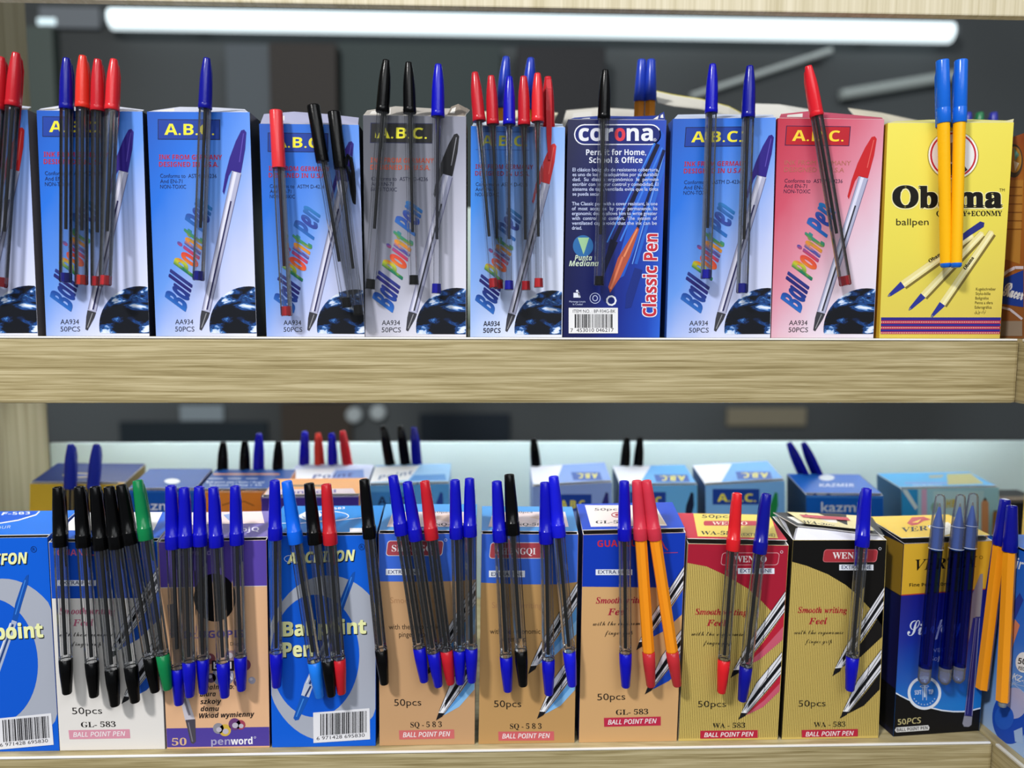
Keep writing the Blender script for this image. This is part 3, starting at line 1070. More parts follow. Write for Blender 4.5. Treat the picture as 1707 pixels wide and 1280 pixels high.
for i, s in enumerate(SP):
    y = 285.5 + 8.1 * i
    a.text(s, (954.5, y), (1098 - i * 0.2 if i < 5 else 1001, y), 6.0, '#c6d0f4', 5, bold=0.012)
for i, s in enumerate(EN):
    y = 342.2 + 8.1 * i
    a.text(s, (953.5, y), (1096 - i * 0.3 if i < 5 else 970, y), 6.0, '#c6d0f4', 5, bold=0.012)
a.circ(972, 410, 17, 18, '#2e6aa8', 2)
a.poly([(963, 396), (982, 396), (975, 418), (972.6, 424), (970, 416)], '#9cc79a', 3)
a.text(sbi('Punta'), (958, 434), (987, 434), 9, '#cfe0c8', 4)
a.text(sbi('Mediana'), (948.6, 443.5), (998, 443.5), 9, '#cfe0c8', 4)
a.rect(956, 488, 966, 496, '#dfe4f4', 3); a.circ(962, 485, 2, 2, '#dfe4f4', 3); a.line((964, 487), (967, 496), 2, '#dfe4f4', 3)
a.ring(992, 497, 9, 9, 1.0, '#c3cdf0', 3); a.ring(992, 497, 4.5, 5, 1.2, '#c3cdf0', 3)
a.ring(1019, 501, 9, 9, 3.0, '#eef0fa', 3, 9)
a.text('Mantenga Limpia', (949, 504), (976, 504), 3, '#c3cdf0', 3)
a.text('la Ciudad', (955, 508.5), (971, 508.5), 3, '#c3cdf0', 3)
for bd, col, ly in ((0.075, '#e8ecfa', 3), (0.011, '#c42f3e', 4)):
    a.text(sb('Classic Pen'), (1093.5, 527.5), (1096, 390), 22, col, ly, bold=bd)
c.sticker = MB()
s = Art(c.sticker, c.pl)
s.rect(948, 513, 1030, 555.5, '#e9e9ec', 6)
s.text('ITEM NO. : BP-934G-BK', (955, 521.3), (1026, 521.3), 5.6, '#22222a', 7, bold=0.006)
s.barcode(958, 523.5, 1022, 546.5, 0, 7, 5)
s.text('7  453010 046217', (951, 553.5), (1023, 553), 6.4, '#1a1a20', 7, bold=0.006)

# yellow carton
c = CB['U9'] = Carton('yellow carton with a round red-ringed emblem, holding two yellow pens', (1480, 205), (1690, 204), (1466, 557), (1667, 557), Z_UP,
                      uv_ramp('face_yellow', 0.15, 0.8, [(0, '#eee05a'), (.5, '#e4d654'), (1, '#d6bc58')], 0.06, 2), '#e0b83a')
a = c.art
a.circ(1589, 259, 43, 42, '#a89a3c', 1); a.circ(1589, 258.5, 41.3, 40.6, '#f4f2ee', 2); a.circ(1589, 258.5, 38.5, 37.8, '#c0273a', 3)
a.circ(1589, 258.5, 35.5, 34.8, '#e6e4e6', 4)
a.poly([(1566, 285), (1576, 276), (1590, 272), (1606, 274), (1613, 283), (1604, 290), (1589, 293), (1574, 290)], '#1c1c22', 5)
a.circ(1590, 254, 13, 17, '#8a6a50', 6)
a.text(rb('Obama'), (1489, 345.5), (1670, 345.5), 36, '#efe9b4', 2, bold=0.085)
a.text(rb('Obama'), (1489, 345), (1670, 345), 36, '#14130f', 3, bold=0.045)
a.text('TM', (1666, 319), (1675, 319), 5, '#3a3418', 3)
a.text(rb('QUALITY+ECONMY'), (1561, 360), (1670.6, 359.6), 8.8, '#1a1812', 3, bold=0.01)
a.text('ballpen', (1494, 375.3), (1548, 375), 11.5, '#1f1c14', 3)


def drawn_pen(a, tip, mid, end, wd):
    tip, mid, end = (np.array(p, float) for p in (tip, mid, end))
    d = (end - tip) / np.linalg.norm(end - tip)
    n = np.array([-d[1], d[0]])
    a.poly([mid + n * wd * .62 + (1.5, 2), end + n * wd * .62 + (1.5, 2), end - n * wd * .5, mid - n * wd * .5], '#7d6d34', 1)
    a.poly([mid + n * wd / 2, end + n * wd * .46, end + d * 2.5, end - n * wd * .46, mid - n * wd / 2], '#e9dd9a', 2)
    a.line(mid + n * wd * .1, end + n * wd * .1, wd * .3, '#f4ecb8', 3)
    a.poly([mid + n * wd / 2, mid - n * wd / 2, tip + d * 5 - n * wd * .22, tip - n * .8, tip + n * .8, tip + d * 5 + n * wd * .22], '#2c3590', 3)
    a.line(tip, tip + d * 5, 1.5, '#8a8a84', 4)


drawn_pen(a, (1480, 494), (1505, 474), (1620, 392), 12)
a.poly([(1602, 392), (1612, 384), (1634, 369), (1641, 371), (1640, 378), (1618, 392), (1604, 402)], '#29307e', 4)
drawn_pen(a, (1515, 517), (1539, 492.5), (1637, 389), 11)
drawn_pen(a, (1552, 529.5), (1571, 506.5), (1653, 387), 11)
a.text(rb('Obama'), (1550, 438), (1574, 422), 6, '#241f14', 4, bold=0.02)
a.text(rb('Obama'), (1610, 450), (1624, 430), 6, '#241f14', 4, bold=0.02)
for i, (s, x1) in enumerate((('Kugelschreiber', 1660), ('Stylo-bille', 1651), ('Boligrafos', 1648), ('Penna a sfera', 1655), ('Esferográfica', 1653), ('قلم كرة', 1644))):
    a.text(s, (1627 - i * .5, 484 + 7.6 * i), (x1, 484 + 7.6 * i), 5, '#4c421c', 3, bold=0.008)
for i, (y0, y1, col) in enumerate(((529, 534, '#2f2a86'), (534, 539.6, '#b02a44'), (539.6, 543.6, '#2f2a86'), (543.6, 548.8, '#b02a44'), (548.8, 552.6, '#2f2a86'), (552.6, 557, '#b02a44'))):
    x0, x1 = 1467.6 - (y0 - 557) * 0.04, 1667.2 - (y0 - 557) * 0.064
    a.rect(x0, y0, x1, y1, col, 2)
    if i % 2:
        ym = (y0 + y1) / 2
        for k in range(66):
            x = x0 + 1.5 + k * 3.0
            if x < x1 - 1.5:
                a.rect(x - .8, ym - .8, x + .8, ym + .8, '#e8c8c0', 3)

for k, cc in CB.items():
    cc.finish()
CB['U6'].part('barcode_sticker', CB['U6'].sticker)

# upper flaps, bulging or torn
F7 = 0.007
flap(CB['U0'], 'top_flap', [(-120, 183), (0, 181), (44, 182)], F7 + .003, [(-120, 176), (0, 172), (52, 178)], .042, '#cfd4e6')
flap(CB['U1'], 'top_flap', [(62, 184), (100, 184.5), (150, 185), (200, 185), (236, 186)], F7 + .003, [(68, 181), (100, 176), (150, 177), (200, 178), (240, 183)], .044, '#d9dcec')
flap(CB['U2'], 'top_flap', [(247, 186), (300, 186.5), (360, 186.5), (414, 187)], F7 + .003, [(256, 184), (300, 178), (360, 179), (408, 182)], .044, '#cfd3e4')
flap(CB['U3'], 'top_flap', [(434, 205.5), (490, 206), (540, 206.5), (597, 207.5)], F7 + .003, [(440, 190), (490, 186), (545, 190), (598, 196)], .044, '#a9aac6')
flap(CB['U4'], 'top_flap', [(606, 191.5), (660, 192), (720, 193), (776, 194)], F7 + .003, [(612, 184), (660, 177), (725, 181), (779, 180)], .042, '#b8b2aa')
flap(CB['U4'], 'side_flap', [(745, 192), (760, 192.5), (774, 193)], F7 + .004, [(752, 178), (764, 173), (783, 183)], .04, '#8d8378')
flap(CB['U5'], 'top_flap', [(787, 209), (840, 210), (890, 211), (940, 211.5)], F7 + .003, [(790, 204), (840, 201), (890, 203), (938, 207)], .040, '#c8d6ea')
flap(CB['U6'], 'top_flap', [(950, 198.5), (1000, 199), (1050, 199), (1108, 199.5)], F7 + .003, [(958, 196), (1000, 193), (1060, 194), (1106, 192)], .040, '#243a92')
flap(CB['U6'], 'side_flap', [(1086, 199), (1098, 199.3), (1109, 199.8)], F7 + .004, [(1092, 196), (1100, 190), (1107, 186)], .03, '#31408c')
flap(CB['U7'], 'top_flap', [(1124, 197.5), (1180, 197), (1240, 196.5), (1292, 196)], F7 + .003, [(1130, 191), (1180, 190), (1240, 191), (1288, 191)], .042, '#c9d3ea')
flap(CB['U8'], 'top_flap', [(1299, 196.5), (1350, 197), (1420, 198), (1472, 198.5)], F7 + .003, [(1302, 190), (1350, 185), (1420, 191), (1470, 196)], .042, '#c25068')
flap(CB['U9'], 'top_flap', [(1482, 204.5), (1550, 204), (1620, 203.5), (1688, 203.5)], F7 + .003, [(1492, 202), (1550, 199.5), (1620, 199), (1684, 201)], .040, '#ece48a')
flap(CB['U9'], 'side_flap', [(1668, 204), (1680, 203.5), (1689, 203.5)], F7 + .004, [(1672, 202), (1682, 200), (1690, 198)], .03, '#e8e0b0')

# second row of the upper shelf, mostly hidden
def back_upper(label, x0, x1, ytop, color, side, Y=0.105, depth=0.04):
    pl = front(Y)
    yb = 556
    c = Carton(label, (x0, ytop), (x1, ytop), (x0, yb), (x1, yb), Z_UP, color, side, plane=pl, depth=depth)
    c.finish()
    return c


bu = back_upper('cream carton standing behind the bright blue globe carton', 812, 922, 208, '#ece2c0', '#d8cba4')
flap(bu, 'top_flap', [(814, 208), (860, 208), (920, 208)], .108, [(806, 186), (860, 184), (930, 188)], .144, '#efe6c8')
bu2 = back_upper('pale white carton standing behind the dark blue carton', 936, 1062, 205, '#d9d5ca', '#bdb8ac')
flap(bu2, 'top_flap', [(938, 205), (1000, 205), (1060, 205)], .108, [(944, 184), (1000, 179), (1064, 183)], .144, '#dedad0')
bu3 = back_upper('yellow-edged carton with a lifted white flap, behind the blue carton of two blue pens', 1100, 1240, 210, '#e8d440', '#cdb838')
mbf = MB()
A3 = [front(.144).hit(p)[0] for p in ((1093, 152), (1120, 158), (1170, 166), (1215, 178), (1238, 190))]
B3 = [front(.108).hit(p)[0] for p in ((1097, 171), (1124, 177), (1170, 182), (1215, 196), (1236, 206))]
loft(mbf, B3, A3, P('#e9e6da'))
E3 = [front(.1445).hit((p[0], p[1])) [0] for p in ((1093, 151), (1120, 157), (1170, 165), (1215, 177), (1238, 189))]
F3 = [front(.1445).hit((p[0], p[1])) [0] for p in ((1093, 155), (1120, 160.5), (1170, 168.5), (1215, 180.5), (1238, 192))]
loft(mbf, F3, E3, P('#e6d838'))
bu3.part('top_flap', mbf)
bu4 = back_upper('white carton with a torn open flap, behind the red globe carton', 1250, 1420, 205, '#e4e2dc', '#c9c5bb')
flap(bu4, 'top_flap', [(1252, 205), (1300, 205), (1360, 205), (1418, 206)], .108, [(1238, 172), (1300, 174), (1360, 184), (1425, 203)], .144, '#ebe9e2')
bu5 = back_upper('white carton with a ragged top, behind the yellow carton', 1440, 1560, 214, '#e0ddd4', '#c4c0b6')
flap(bu5, 'top_flap', [(1442, 214), (1500, 214), (1558, 214)], .108, [(1414, 180), (1470, 188), (1545, 204)], .144, '#dfd8c4')
# ------------------------------------------------------------------ lower cartons
L8R = ((1322, 900), (1478, 900), (1303, 1230), (1464, 1227))
L3R = ((447, 893), (627, 892), (453.5, 1244), (626, 1241))


def drawn_583(a, wedge, lite=None):
    """the two striped pens running off the right edge"""
    for body, tip, wpoly in (
            ([(1393, 1112), (1411, 1076), (1474, 979), (1472.5, 1015), (1406, 1110)], [(1387.5, 1127), (1392, 1114), (1403, 1113), (1400, 1119)], [(1404, 1112), (1440, 1066), (1472.5, 1016), (1470.5, 1062), (1434, 1096), (1409, 1109)]),
            ([(1406, 1184), (1429, 1136), (1469.5, 1083), (1468, 1121), (1413, 1189)], [(1400, 1198), (1405, 1186), (1415, 1187), (1411, 1192)], [(1413, 1190), (1445, 1152), (1468, 1122), (1466.5, 1150), (1440, 1177), (1418, 1188)])):
        a.poly(wpoly, wedge, 2)
        if lite:
            k = [np.array(p, float) for p in wpoly]
            a.poly([k[0], (k[1] + k[4]) / 2, (k[2] + k[3]) / 2, k[3], k[4], k[5]], lite, 3)
        a.poly(body, '#e6e6ee', 4)
        b = [np.array(p, float) for p in body]
        tl, tr, br_, bl_ = (b[0] * .4 + b[1] * .6), b[2], b[3], b[4]
        a.poly([tl * .65 + bl_ * .35, tr * .62 + br_ * .38, tr * .36 + br_ * .64, tl * .3 + bl_ * .7], '#121218', 5)
        for f in (0.0, 0.16, 0.84, 1.0):
            a.line(b[0] * (1 - f) + bl_ * f if f else b[1], tr * (1 - f) + br_ * f, 0.9, '#1a1a24', 6)
        a.line(b[0], b[1], 0.9, '#1a1a24', 6)
        a.line((b[1] + b[2]) / 2, (b[3] + b[4]) / 2, 0.7, '#1a1a24', 6)
        a.poly(tip, '#17171c', 5)
        t = [np.array(p, float) for p in tip]
        a.poly([t[1], t[2], t[2] + (4, -6), t[1] + (4, -8)], '#f2f2f6', 6)


def text_583(c, code, rectcol, sm=(0, 0), pcs=(0, 0), low=(0, 0), col='#b01f38', script=True, pinger=False, ink='#241c18'):
    a = c.art
    W = lambda d: c.norm_warp(L8R, *d)
    a.warp = W(sm)
    if pinger:
        a.text('Smooth writing', (1330, 1021), (1412, 1021.5), 9.5, col, 2, bold=0.004)
        a.text('Feel', (1358, 1037), (1379, 1037), 9, col, 2)
        a.text('with the ergonomic', (1325, 1062), (1408, 1062), 8.4, ink, 2, bold=0.004)
        a.text('pinger grip', (1341, 1074), (1384, 1074), 8.4, ink, 2, bold=0.004)
    else:
        a.text(rbi('Smooth writing'), (1330, 1021), (1412, 1022), 10.5, col, 2, bold=0.012)
        a.text(rbi('Feel'), (1348, 1040), (1379, 1040), 11, col, 2, bold=0.012)
        a.text(scr('with the ergonomic'), (1324, 1056.5), (1406, 1057), 8, ink, 2)
        a.text(scr('finger grip'), (1342, 1071.5), (1387, 1072), 8, ink, 2)
    a.warp = W(pcs)
    a.text('50pcs', (1331, 1177), (1376.5, 1177), 11, '#1d1a18', 2, bold=0.004)
    a.warp = W(low)
    a.text(rb(code), (1356.5, 1211.6), (1409.5, 1211.6), 8.8, '#1d1a18', 2)
    a.rect(1336.6, 1215.8, 1430, 1230.2, rectcol, 2)
    a.text(si('BALL POINT PEN'), (1343, 1226.6), (1423, 1226.2), 7.4, '#f2eef0', 3, bold=0.014)
    a.warp = None


def band(a, pts, col, lay=1):
    a.poly(pts, col, lay)


def extra(a, x0, y0, x1, y1):
    a.rect(x0, y0, x1, y1, '#e9edf8', 3)
    a.text('EXTRA FINE', (x0 + 4, y1 - 2.2), (x1 - 4, y1 - 2.4), 6.3, '#1c2760', 4, bold=0.01)


def logo(a, s, x0, y0, x1, y1, fill, ring, tx0, tx1, ty):
    a.rrect(x0, y0, x1, y1, 5, ring, 3, slant=3)
    a.rrect(x0 + 1, y0 + 1, x1 - 1, y1 - 1, 4.5, fill, 4, slant=3)
    a.text(rb(s), (tx0, ty), (tx1, ty), 11, '#efe9ec', 5)
    a.ring(x1 + 6, y0 - 1, 2.4, 2.4, .6, '#dfe2ee', 4, 14)


CL = {}


def ring_carton(key, label, TL, TR, BL, BR, clipx):
    c = CL[key] = Carton(label, TL, TR, BL, BR, Z_LO, '#0a5ed6', '#123f96', rise=0.0075 if key == 'L0' else 0.0098)
    a = c.art
    a.warp = c.norm_warp(L3R)

    def ell(cx, cy, rx, ry, mat, lay):
        ps = []
        for k in range(56):
            t = 2 * math.pi * k / 56
            x, y = cx + rx * math.cos(t), cy + ry * math.sin(t)
            v = (y - 893) / 350
            x = min(max(x, 447.6 + 6.5 * v), 626.6 - v)
            ps.append((x, y))
        a.poly(ps, mat, lay)
    ell(547, 1097, 106, 138, '#a9aebc', 1)
    ell(525, 1093, 74, 102, '#0a58d0', 2)
    # drawn pen
    a.poly([(588, 955), (592, 953), (590, 968), (577, 1003), (568, 1030), (560, 1027), (567, 1000), (580, 968)], '#1450ac', 3)
    a.line((586, 962), (566, 1018), 2, '#3a80dc', 4)
    a.poly([(560, 1027), (568, 1030), (522, 1142), (508, 1138)], '#aab6d0', 3)
    a.line((561, 1034), (516, 1140), 3.4, '#24407c', 4)
    a.line((557, 1032), (511, 1138), 2.2, '#e4e8f2', 4)
    a.poly([(508, 1138), (522, 1142), (515, 1162), (502, 1158)], '#c4cad8', 3)
    a.line((518, 1143), (509, 1160), 3, '#2a3a6a', 4)
    a.poly([(502, 1158), (515, 1163), (498, 1199), (492, 1200), (489, 1196)], '#1456b4', 4)
    a.line((506, 1164), (494, 1194), 2, '#3f86dc', 5)
    for dxy, col, ly in (((1.2, 1.6), '#101820', 5), ((0, 0), '#eef0b0', 6)):
        a.text(sbi('ARCHIFON'), (479 + dxy[0], 939 + dxy[1]), (592 + dxy[0], 934.5 + dxy[1]), 18, col, ly, bold=0.02)
        a.text(sb('Ballpoint'), (472 + dxy[0], 1059.5 + dxy[1]), (610 + dxy[0], 1056 + dxy[1]), 23.5, col, ly, bold=0.03)
        a.text(sb('Pen'), (472 + dxy[0], 1094 + dxy[1]), (521 + dxy[0], 1093 + dxy[1]), 23.5, col, ly, bold=0.03)
    a.ring(483, 931, 9.5, 6, 0.9, '#dfe8f8', 6)
    a.ring(603, 912, 5, 5.2, .8, '#0c2456', 3); a.text('R', (601, 914.6), (605.4, 914.6), 5.4, '#0c2456', 3)
    c.sticker = MB()
    s = Art(c.sticker, c.pl, a.warp, a.quad)
    s.poly([(522, 1187.5), (616, 1181.5), (617, 1233.5), (522.6, 1238)], '#e6e6ec', 6)
    s.barcode(534, 1190, 612, 1226, -0.055, 7, 11)
    s.text('6 971428 695830', (528, 1233.5), (608, 1229), 6, '#1c1c24', 7, bold=0.006)
    return c


ring_carton('L0', 'blue and grey ringed carton ending the lower row, cut off by the picture edge', (-100, 898), (78.8, 895.5), (-74, 1257), (99, 1250), 0)
CL['L1'] = c = Carton('white carton with a blue top, holding five black-capped pens and a green one', (81, 903.5), (262, 902), (100, 1249), (275, 1246), Z_LO, '#e4e0dc', '#c9c4be', rise=0.0092)
a = c.art
band(a, [(81.4, 904), (261.6, 902.4), (266.3, 996.5), (86.5, 997.5)], '#0d4cc0')
a.text(sb('GUANLU'), (95, 926), (160, 926), 10.5, '#c85a86', 3)
a.path([(196, 925), (204, 910), (209, 918), (212, 926)], 2, '#8e2b50', 3)
a.line((195, 932), (238, 931), 1, '#8e4a80', 3)
extra(a, 96, 967, 160, 976.5)
text_583(c, 'GL- 583', '#d894a8', (-6, -7), (-4, -4), (-21, -18), col='#c46a86')
a.warp = c.norm_warp(L8R, 0, -42); drawn_583(a, '#1d58c4'); a.warp = None

CL['L2'] = c = Carton('purple and peach carton with a big black dot, holding five blue-capped pens', (264, 903.5), (444, 900), (278.4, 1246), (449.6, 1243.5), Z_LO, '#e3b48c', '#2c2348', rise=0.0092)
a = c.art
band(a, [(264.4, 904), (443.6, 900.4), (446.2, 976), (267.8, 979)], '#5a45a6')
a.line((268, 979.6), (446.2, 976.6), 1.2, '#e8dcd8', 2)
band(a, [(277, 1214), (449, 1211.5), (449.4, 1243), (278.6, 1245.6)], '#50409c')
a.text(sb('penword'), (290, 926), (352, 925), 9, '#a99ad4', 2)
a.circ(358, 996, 35, 40, '#0c0b0d', 3)
a.text(sb('DŁUGOPIS'), (307, 1064), (407, 1062), 12, '#6a5aa8', 2, bold=0.012)
a.text('Długopis', (384, 1076), (410, 1075), 6, '#5a4a3a', 2)
for x, y, r, col in ((350, 1098, 9, '#8a4a52'), (386, 1096, 12, '#a8888c'), (372, 1126, 18, '#8c8ca8'), (408, 1108, 10, '#7c3c5c'), (420, 1134, 6, '#a8a4b4'), (398, 1136, 9, '#5a3c64'), (352, 1130, 8, '#5c4668')):
    a.circ(x, y, r, r, col, 2); a.circ(x - r * .25, y - r * .3, r * .45, r * .4, '#cfc8d0', 3)
a.rect(353, 1101, 390, 1118, '#141216', 4)
a.text(sb('ball'), (356, 1115), (386, 1114.5), 11, '#e8e4ec', 5)
a.text(sb('PEN'), (364, 1134), (388, 1133), 11, '#e8e8f4', 5)
for s, x0, y0, x1, y1 in (('Idealny do:', 331, 1150, 390, 1148), ('biura', 333, 1161, 360, 1160.5), ('szkoły', 334, 1173.4, 369, 1172.8), ('domu', 334.5, 1185.4, 365, 1185), ('Wkład wymienny', 332, 1197, 424, 1194)):
    a.text(sbi(s), (x0, y0), (x1, y1), 8.2, '#17131a', 5)
a.text(rb('50'), (286.6, 1242.5), (311, 1242), 12.5, '#d8b48e', 3)
a.text(sb('pen'), (352, 1241.5), (384, 1241), 11.5, '#a8a4c8', 3)
a.text(sb('word'), (385, 1241), (421, 1240), 11.5, '#f0eef6', 3, bold=0.012)
a.ring(425, 1229, 1.8, 1.8, .6, '#e4e0f0', 3, 12)
for x, y, r, col in ((364, 1214, 9, '#8e8c96'), (375, 1217, 10, '#d2b04a'), (401, 1208, 8, '#a24258'), (391, 1207, 10, '#6a3f76')):
    a.circ(x, y, r, r, col, 3); a.circ(x + 1, y + 2, r * .5, r * .45, '#bdb6c4', 4)
a.poly([(300, 1164), (313, 1161), (325, 1199), (309, 1202)], '#c9c4ce', 2); a.line((307, 1164), (316, 1192), 4, '#8d8894', 3)
a.poly([(309, 1200), (325.5, 1198.5), (326.5, 1236), (322, 1240), (318, 1238)], '#4a4650', 3); a.line((314, 1204), (321, 1236), 2, '#7c7884', 4)
a.poly([(279, 1008), (290, 1006), (292, 1062), (284, 1064)], '#6c6a72', 2)

ring_carton('L3', 'blue and grey ringed carton with its whole yellow lettering and barcode showing', (447, 893), (627, 892), (453.5, 1244), (626, 1241), 0)

CL['L4'] = c = Carton('tan carton with a blue top, holding a red-capped pen among four blue-capped ones', (631, 889), (794, 889), (632.6, 1240), (791, 1237), Z_LO, '#c69c72', '#231a18', rise=0.0097)
a = c.art
band(a, [(631.4, 889.6), (793.6, 889.6), (793.2, 966), (760, 968.5), (700, 969.5), (632, 969)], '#3a68d4')
logo(a, 'SHENGQI', 643, 901, 737, 926.5, '#a84450', '#dcd6dc', 653, 728, 919)
extra(a, 643, 948, 702, 958.5)
text_583(c, 'SQ - 5 8 3', '#cf6a6a', (4, -13), (0, -8), (0, -8.5), col='#b0845c', pinger=True)
a.warp = c.norm_warp(L8R, 0, -5); drawn_583(a, '#5a9ad8', '#86bcec'); a.warp = None

CL['L5'] = c = Carton('tan carton with a blue top, holding one black-capped and three blue-capped pens', (803, 889.5), (964, 890.5), (797.7, 1236), (957.5, 1235), Z_LO, '#bf955f', '#2a2220', rise=0.0085)
a = c.art
band(a, [(803, 890), (963.6, 891), (962, 970), (930, 974), (870, 974), (801.7, 971)], '#3766d2')
logo(a, 'SHENGQI', 815, 904, 911, 931, '#b04650', '#dcd6dc', 828, 893, 924)
extra(a, 815, 951, 875, 962)
text_583(c, 'SQ - 5 8 3', '#cf6266', (4, -4), (0, -3), (0, -3), col='#b0845c', pinger=True)
a.warp = c.norm_warp(L8R, 2, -5); drawn_583(a, '#5a9ad8', '#86bcec'); a.warp = None

CL['L6'] = c = Carton('tan carton with a deep blue top, holding two orange pens beside a blue-capped one', (972, 891), (1143, 887.5), (965, 1233.5), (1128, 1229.6), Z_LO, '#d2a672', '#131c58', rise=0.0108)
a = c.art
band(a, [(972.2, 891.6), (1142.7, 888), (1138.8, 979.5), (970.2, 977.8)], '#0d38b4')
a.text(sb('GUANLU'), (996, 911.5), (1062, 910.5), 11, '#c8283c', 3)
a.path([(1092, 916), (1102, 900), (1108, 912), (1113, 917)], 2.2, '#c4344a', 3)
a.line((1085, 922), (1130, 921), 1.1, '#b43a5a', 3)
extra(a, 993, 949, 1054, 958.5)
text_583(c, 'GL- 583', '#bd2a48', (8, -11), (4, -12), (8, -23), col='#a8243c')
a.warp = c.norm_warp(L8R, 12, -42); drawn_583(a, '#1a48c0'); a.warp = None


def striped(key, label, TL, TR, BL, BR, top, side, bandpts, extra_xy, logo_args, pens, t):
    c = CL[key] = Carton(label, TL, TR, BL, BR, Z_LO, '#d3b968', side, rise=0.0105 if key == 'L7' else 0.006)
    a = c.art
    (tlx, tly), (trx, try_), (blx, bly), (brx, bry) = TL, TR, BL, BR
    n = 56
    for k in range(n):
        u0, u1 = (k + .08) / n, (k + .45) / n
        y0, y1 = tly + 28, bly - 1
        f = lambda u, v: (tlx + (trx - tlx) * u) * (1 - v) + (blx + (brx - blx) * u) * v
        v0 = (y0 - tly) / (bly - tly)
        a.poly([(f(u0, v0), y0), (f(u1, v0), y0), (f(u1, .998), y1 + (bry - bly) * u1), (f(u0, .998), y1 + (bry - bly) * u0)], '#857236', 1)
    a.poly(bandpts, top, 2)
    extra(a, *extra_xy)
    logo(a, *logo_args)
    text_583(c, 'WA - 583', '#b8243e', *t, col='#a81f30')
    a.warp = c.norm_warp(L8R, *pens[0]); drawn_583(a, *pens[1]); a.warp = None
    return c


striped('L7', 'gold striped carton with a red top, holding one red-capped and one blue-capped pen', (1147, 906), (1314.7, 909), (1131, 1232), (1296, 1229.6), '#a61c34', '#b8a890',
        [(1147.3, 906.6), (1314.3, 909.5), (1308, 1020), (1284, 1017), (1267, 999), (1247, 981), (1208, 958), (1178, 944), (1145.4, 938)],
        (1230, 947, 1291, 956.5), ('WENAO', 1201, 921, 1297, 942, '#a61c34', '#d8a0a8', 1224, 1278, 937), ((0, -1), ('#b82038', '#c85a70')), ((2, -2), (4, -2), (2, -1)))
striped('L8', 'gold striped carton with a black top and a torn-open lid, holding one blue-capped pen', (1322, 900), (1478, 900), (1303, 1230), (1464, 1227), '#0c0b0c', '#171310',
        [(1322.2, 900.6), (1477.7, 900.6), (1471, 1044), (1450, 1014), (1430, 992), (1410, 975), (1380, 957), (1345, 943), (1319.6, 936)],
        (1399, 941, 1456, 950.5), ('WENAO', 1371, 915.5, 1461, 937, '#a8323c', '#c46a70', 1388, 1445, 931), ((0, 0), ('#141214',)), ((0, 0), (0, 0), (0, 0)))

# the turned carton with the clear-capped pens
bl9, br9 = level(Z_LO).hit((1489, 1228))[0], level(Z_LO).hit((1632, 1218))[0]
br9 = bl9 + (br9 - bl9)
n9 = np.cross(br9 - bl9, (0, 0, 1.0))
c = CL['L9'] = Carton('yellow and navy carton with a black foot, holding three clear-capped pens', (1507, 906), (1655, 901), (1489, 1228), (1632, 1218), Z_LO,
                      uv_ramp('face_navy', 0.0, 1.0, [(.28, '#1a1d86'), (.5, '#1c2f9c'), (.72, '#1e5cba'), (.85, '#1a78cc')], 0.02, 2), '#15172c', plane=Plane(bl9, n9), depth=0.045, rise=0.006)
P9 = c.pl
a = c.art
band(a, [(1507.2, 906.6), (1654.7, 901.6), (1643, 981), (1502.2, 991.5)], uv_ramp('yellow_band', 1, 0, [(0, '#dcae30'), (1, '#e2b63a')]))
a.line((1502.2, 992), (1643, 981.6), 1.8, '#b8452e', 2)
a.text(rbi('VERTEX'), (1527, 950.5), (1630, 944.5), 19, '#17140c', 3)
a.ring(1635.5, 929, 3, 3, .7, '#2c2410', 3, 14)
a.text(sb('Fine Point 1.0mm'), (1516, 977.8), (1589, 975.8), 5.6, '#1c180c', 3)
a.text(scr('Simply'), (1513, 1060), (1604, 1050), 28, '#dfe6f6', 3)
a.text('VERTEX', (1556, 1087), (1592, 1085), 6.6, '#b8c4e4', 3)
a.text(si('Soft Tip'), (1551, 1101.5), (1590, 1099), 7, '#d4dcf0', 3, bold=0.006)
wv = [(1489.6, 1153), (1502, 1160), (1514, 1166), (1530, 1173), (1549, 1179), (1570, 1184), (1589, 1186), (1604, 1186), (1615, 1185), (1635.6, 1180)]
a.poly(wv + [(1632, 1217.6), (1489.3, 1227.5)], '#0d0d10', 2)
a.path(wv, 2.2, '#dfe8f4', 3)
a.circ(1541, 1155, 28, 28, '#1c6cc4', 4); a.ring(1541, 1155, 28, 28, 4.6, '#dfe6f2', 5)
a.text(sb('SOFT'), (1525, 1158), (1536, 1157.5), 7.5, '#d4def0', 5); a.text(sb('TIP'), (1548, 1157), (1556, 1156.6), 7.5, '#d4def0', 5)
a.ring(1541, 1144, 7.5, 2.2, .9, '#c4d4ea', 6); a.line((1538, 1144), (1538.4, 1167), 1, '#c4d4ea', 6); a.line((1545, 1144), (1544.4, 1167), 1, '#c4d4ea', 6); a.line((1541.5, 1128), (1541.5, 1162), 3, '#c4d4ea', 6)
for k in range(9):
    t = math.radians(150 - 15 * k)
    a.rect(1541 + 19.5 * math.cos(t) - 1, 1155 + 19.5 * math.sin(t) - 1, 1541 + 19.5 * math.cos(t) + 1, 1155 + 19.5 * math.sin(t) + 1, '#a8c0e4', 6)
a.text(si('50PCS'), (1497, 1208), (1536, 1205), 9.6, '#c9bd86', 3, bold=0.01)
a.poly([(1494, 1212.5), (1547, 1208.6), (1549.5, 1212.5), (1548, 1217), (1494, 1220.8), (1491.6, 1217)], '#dcdcdc', 3)
a.text(sb('BALL POINT PEN'), (1495, 1219.2), (1546.5, 1215.4), 5.2, '#15151a', 4)
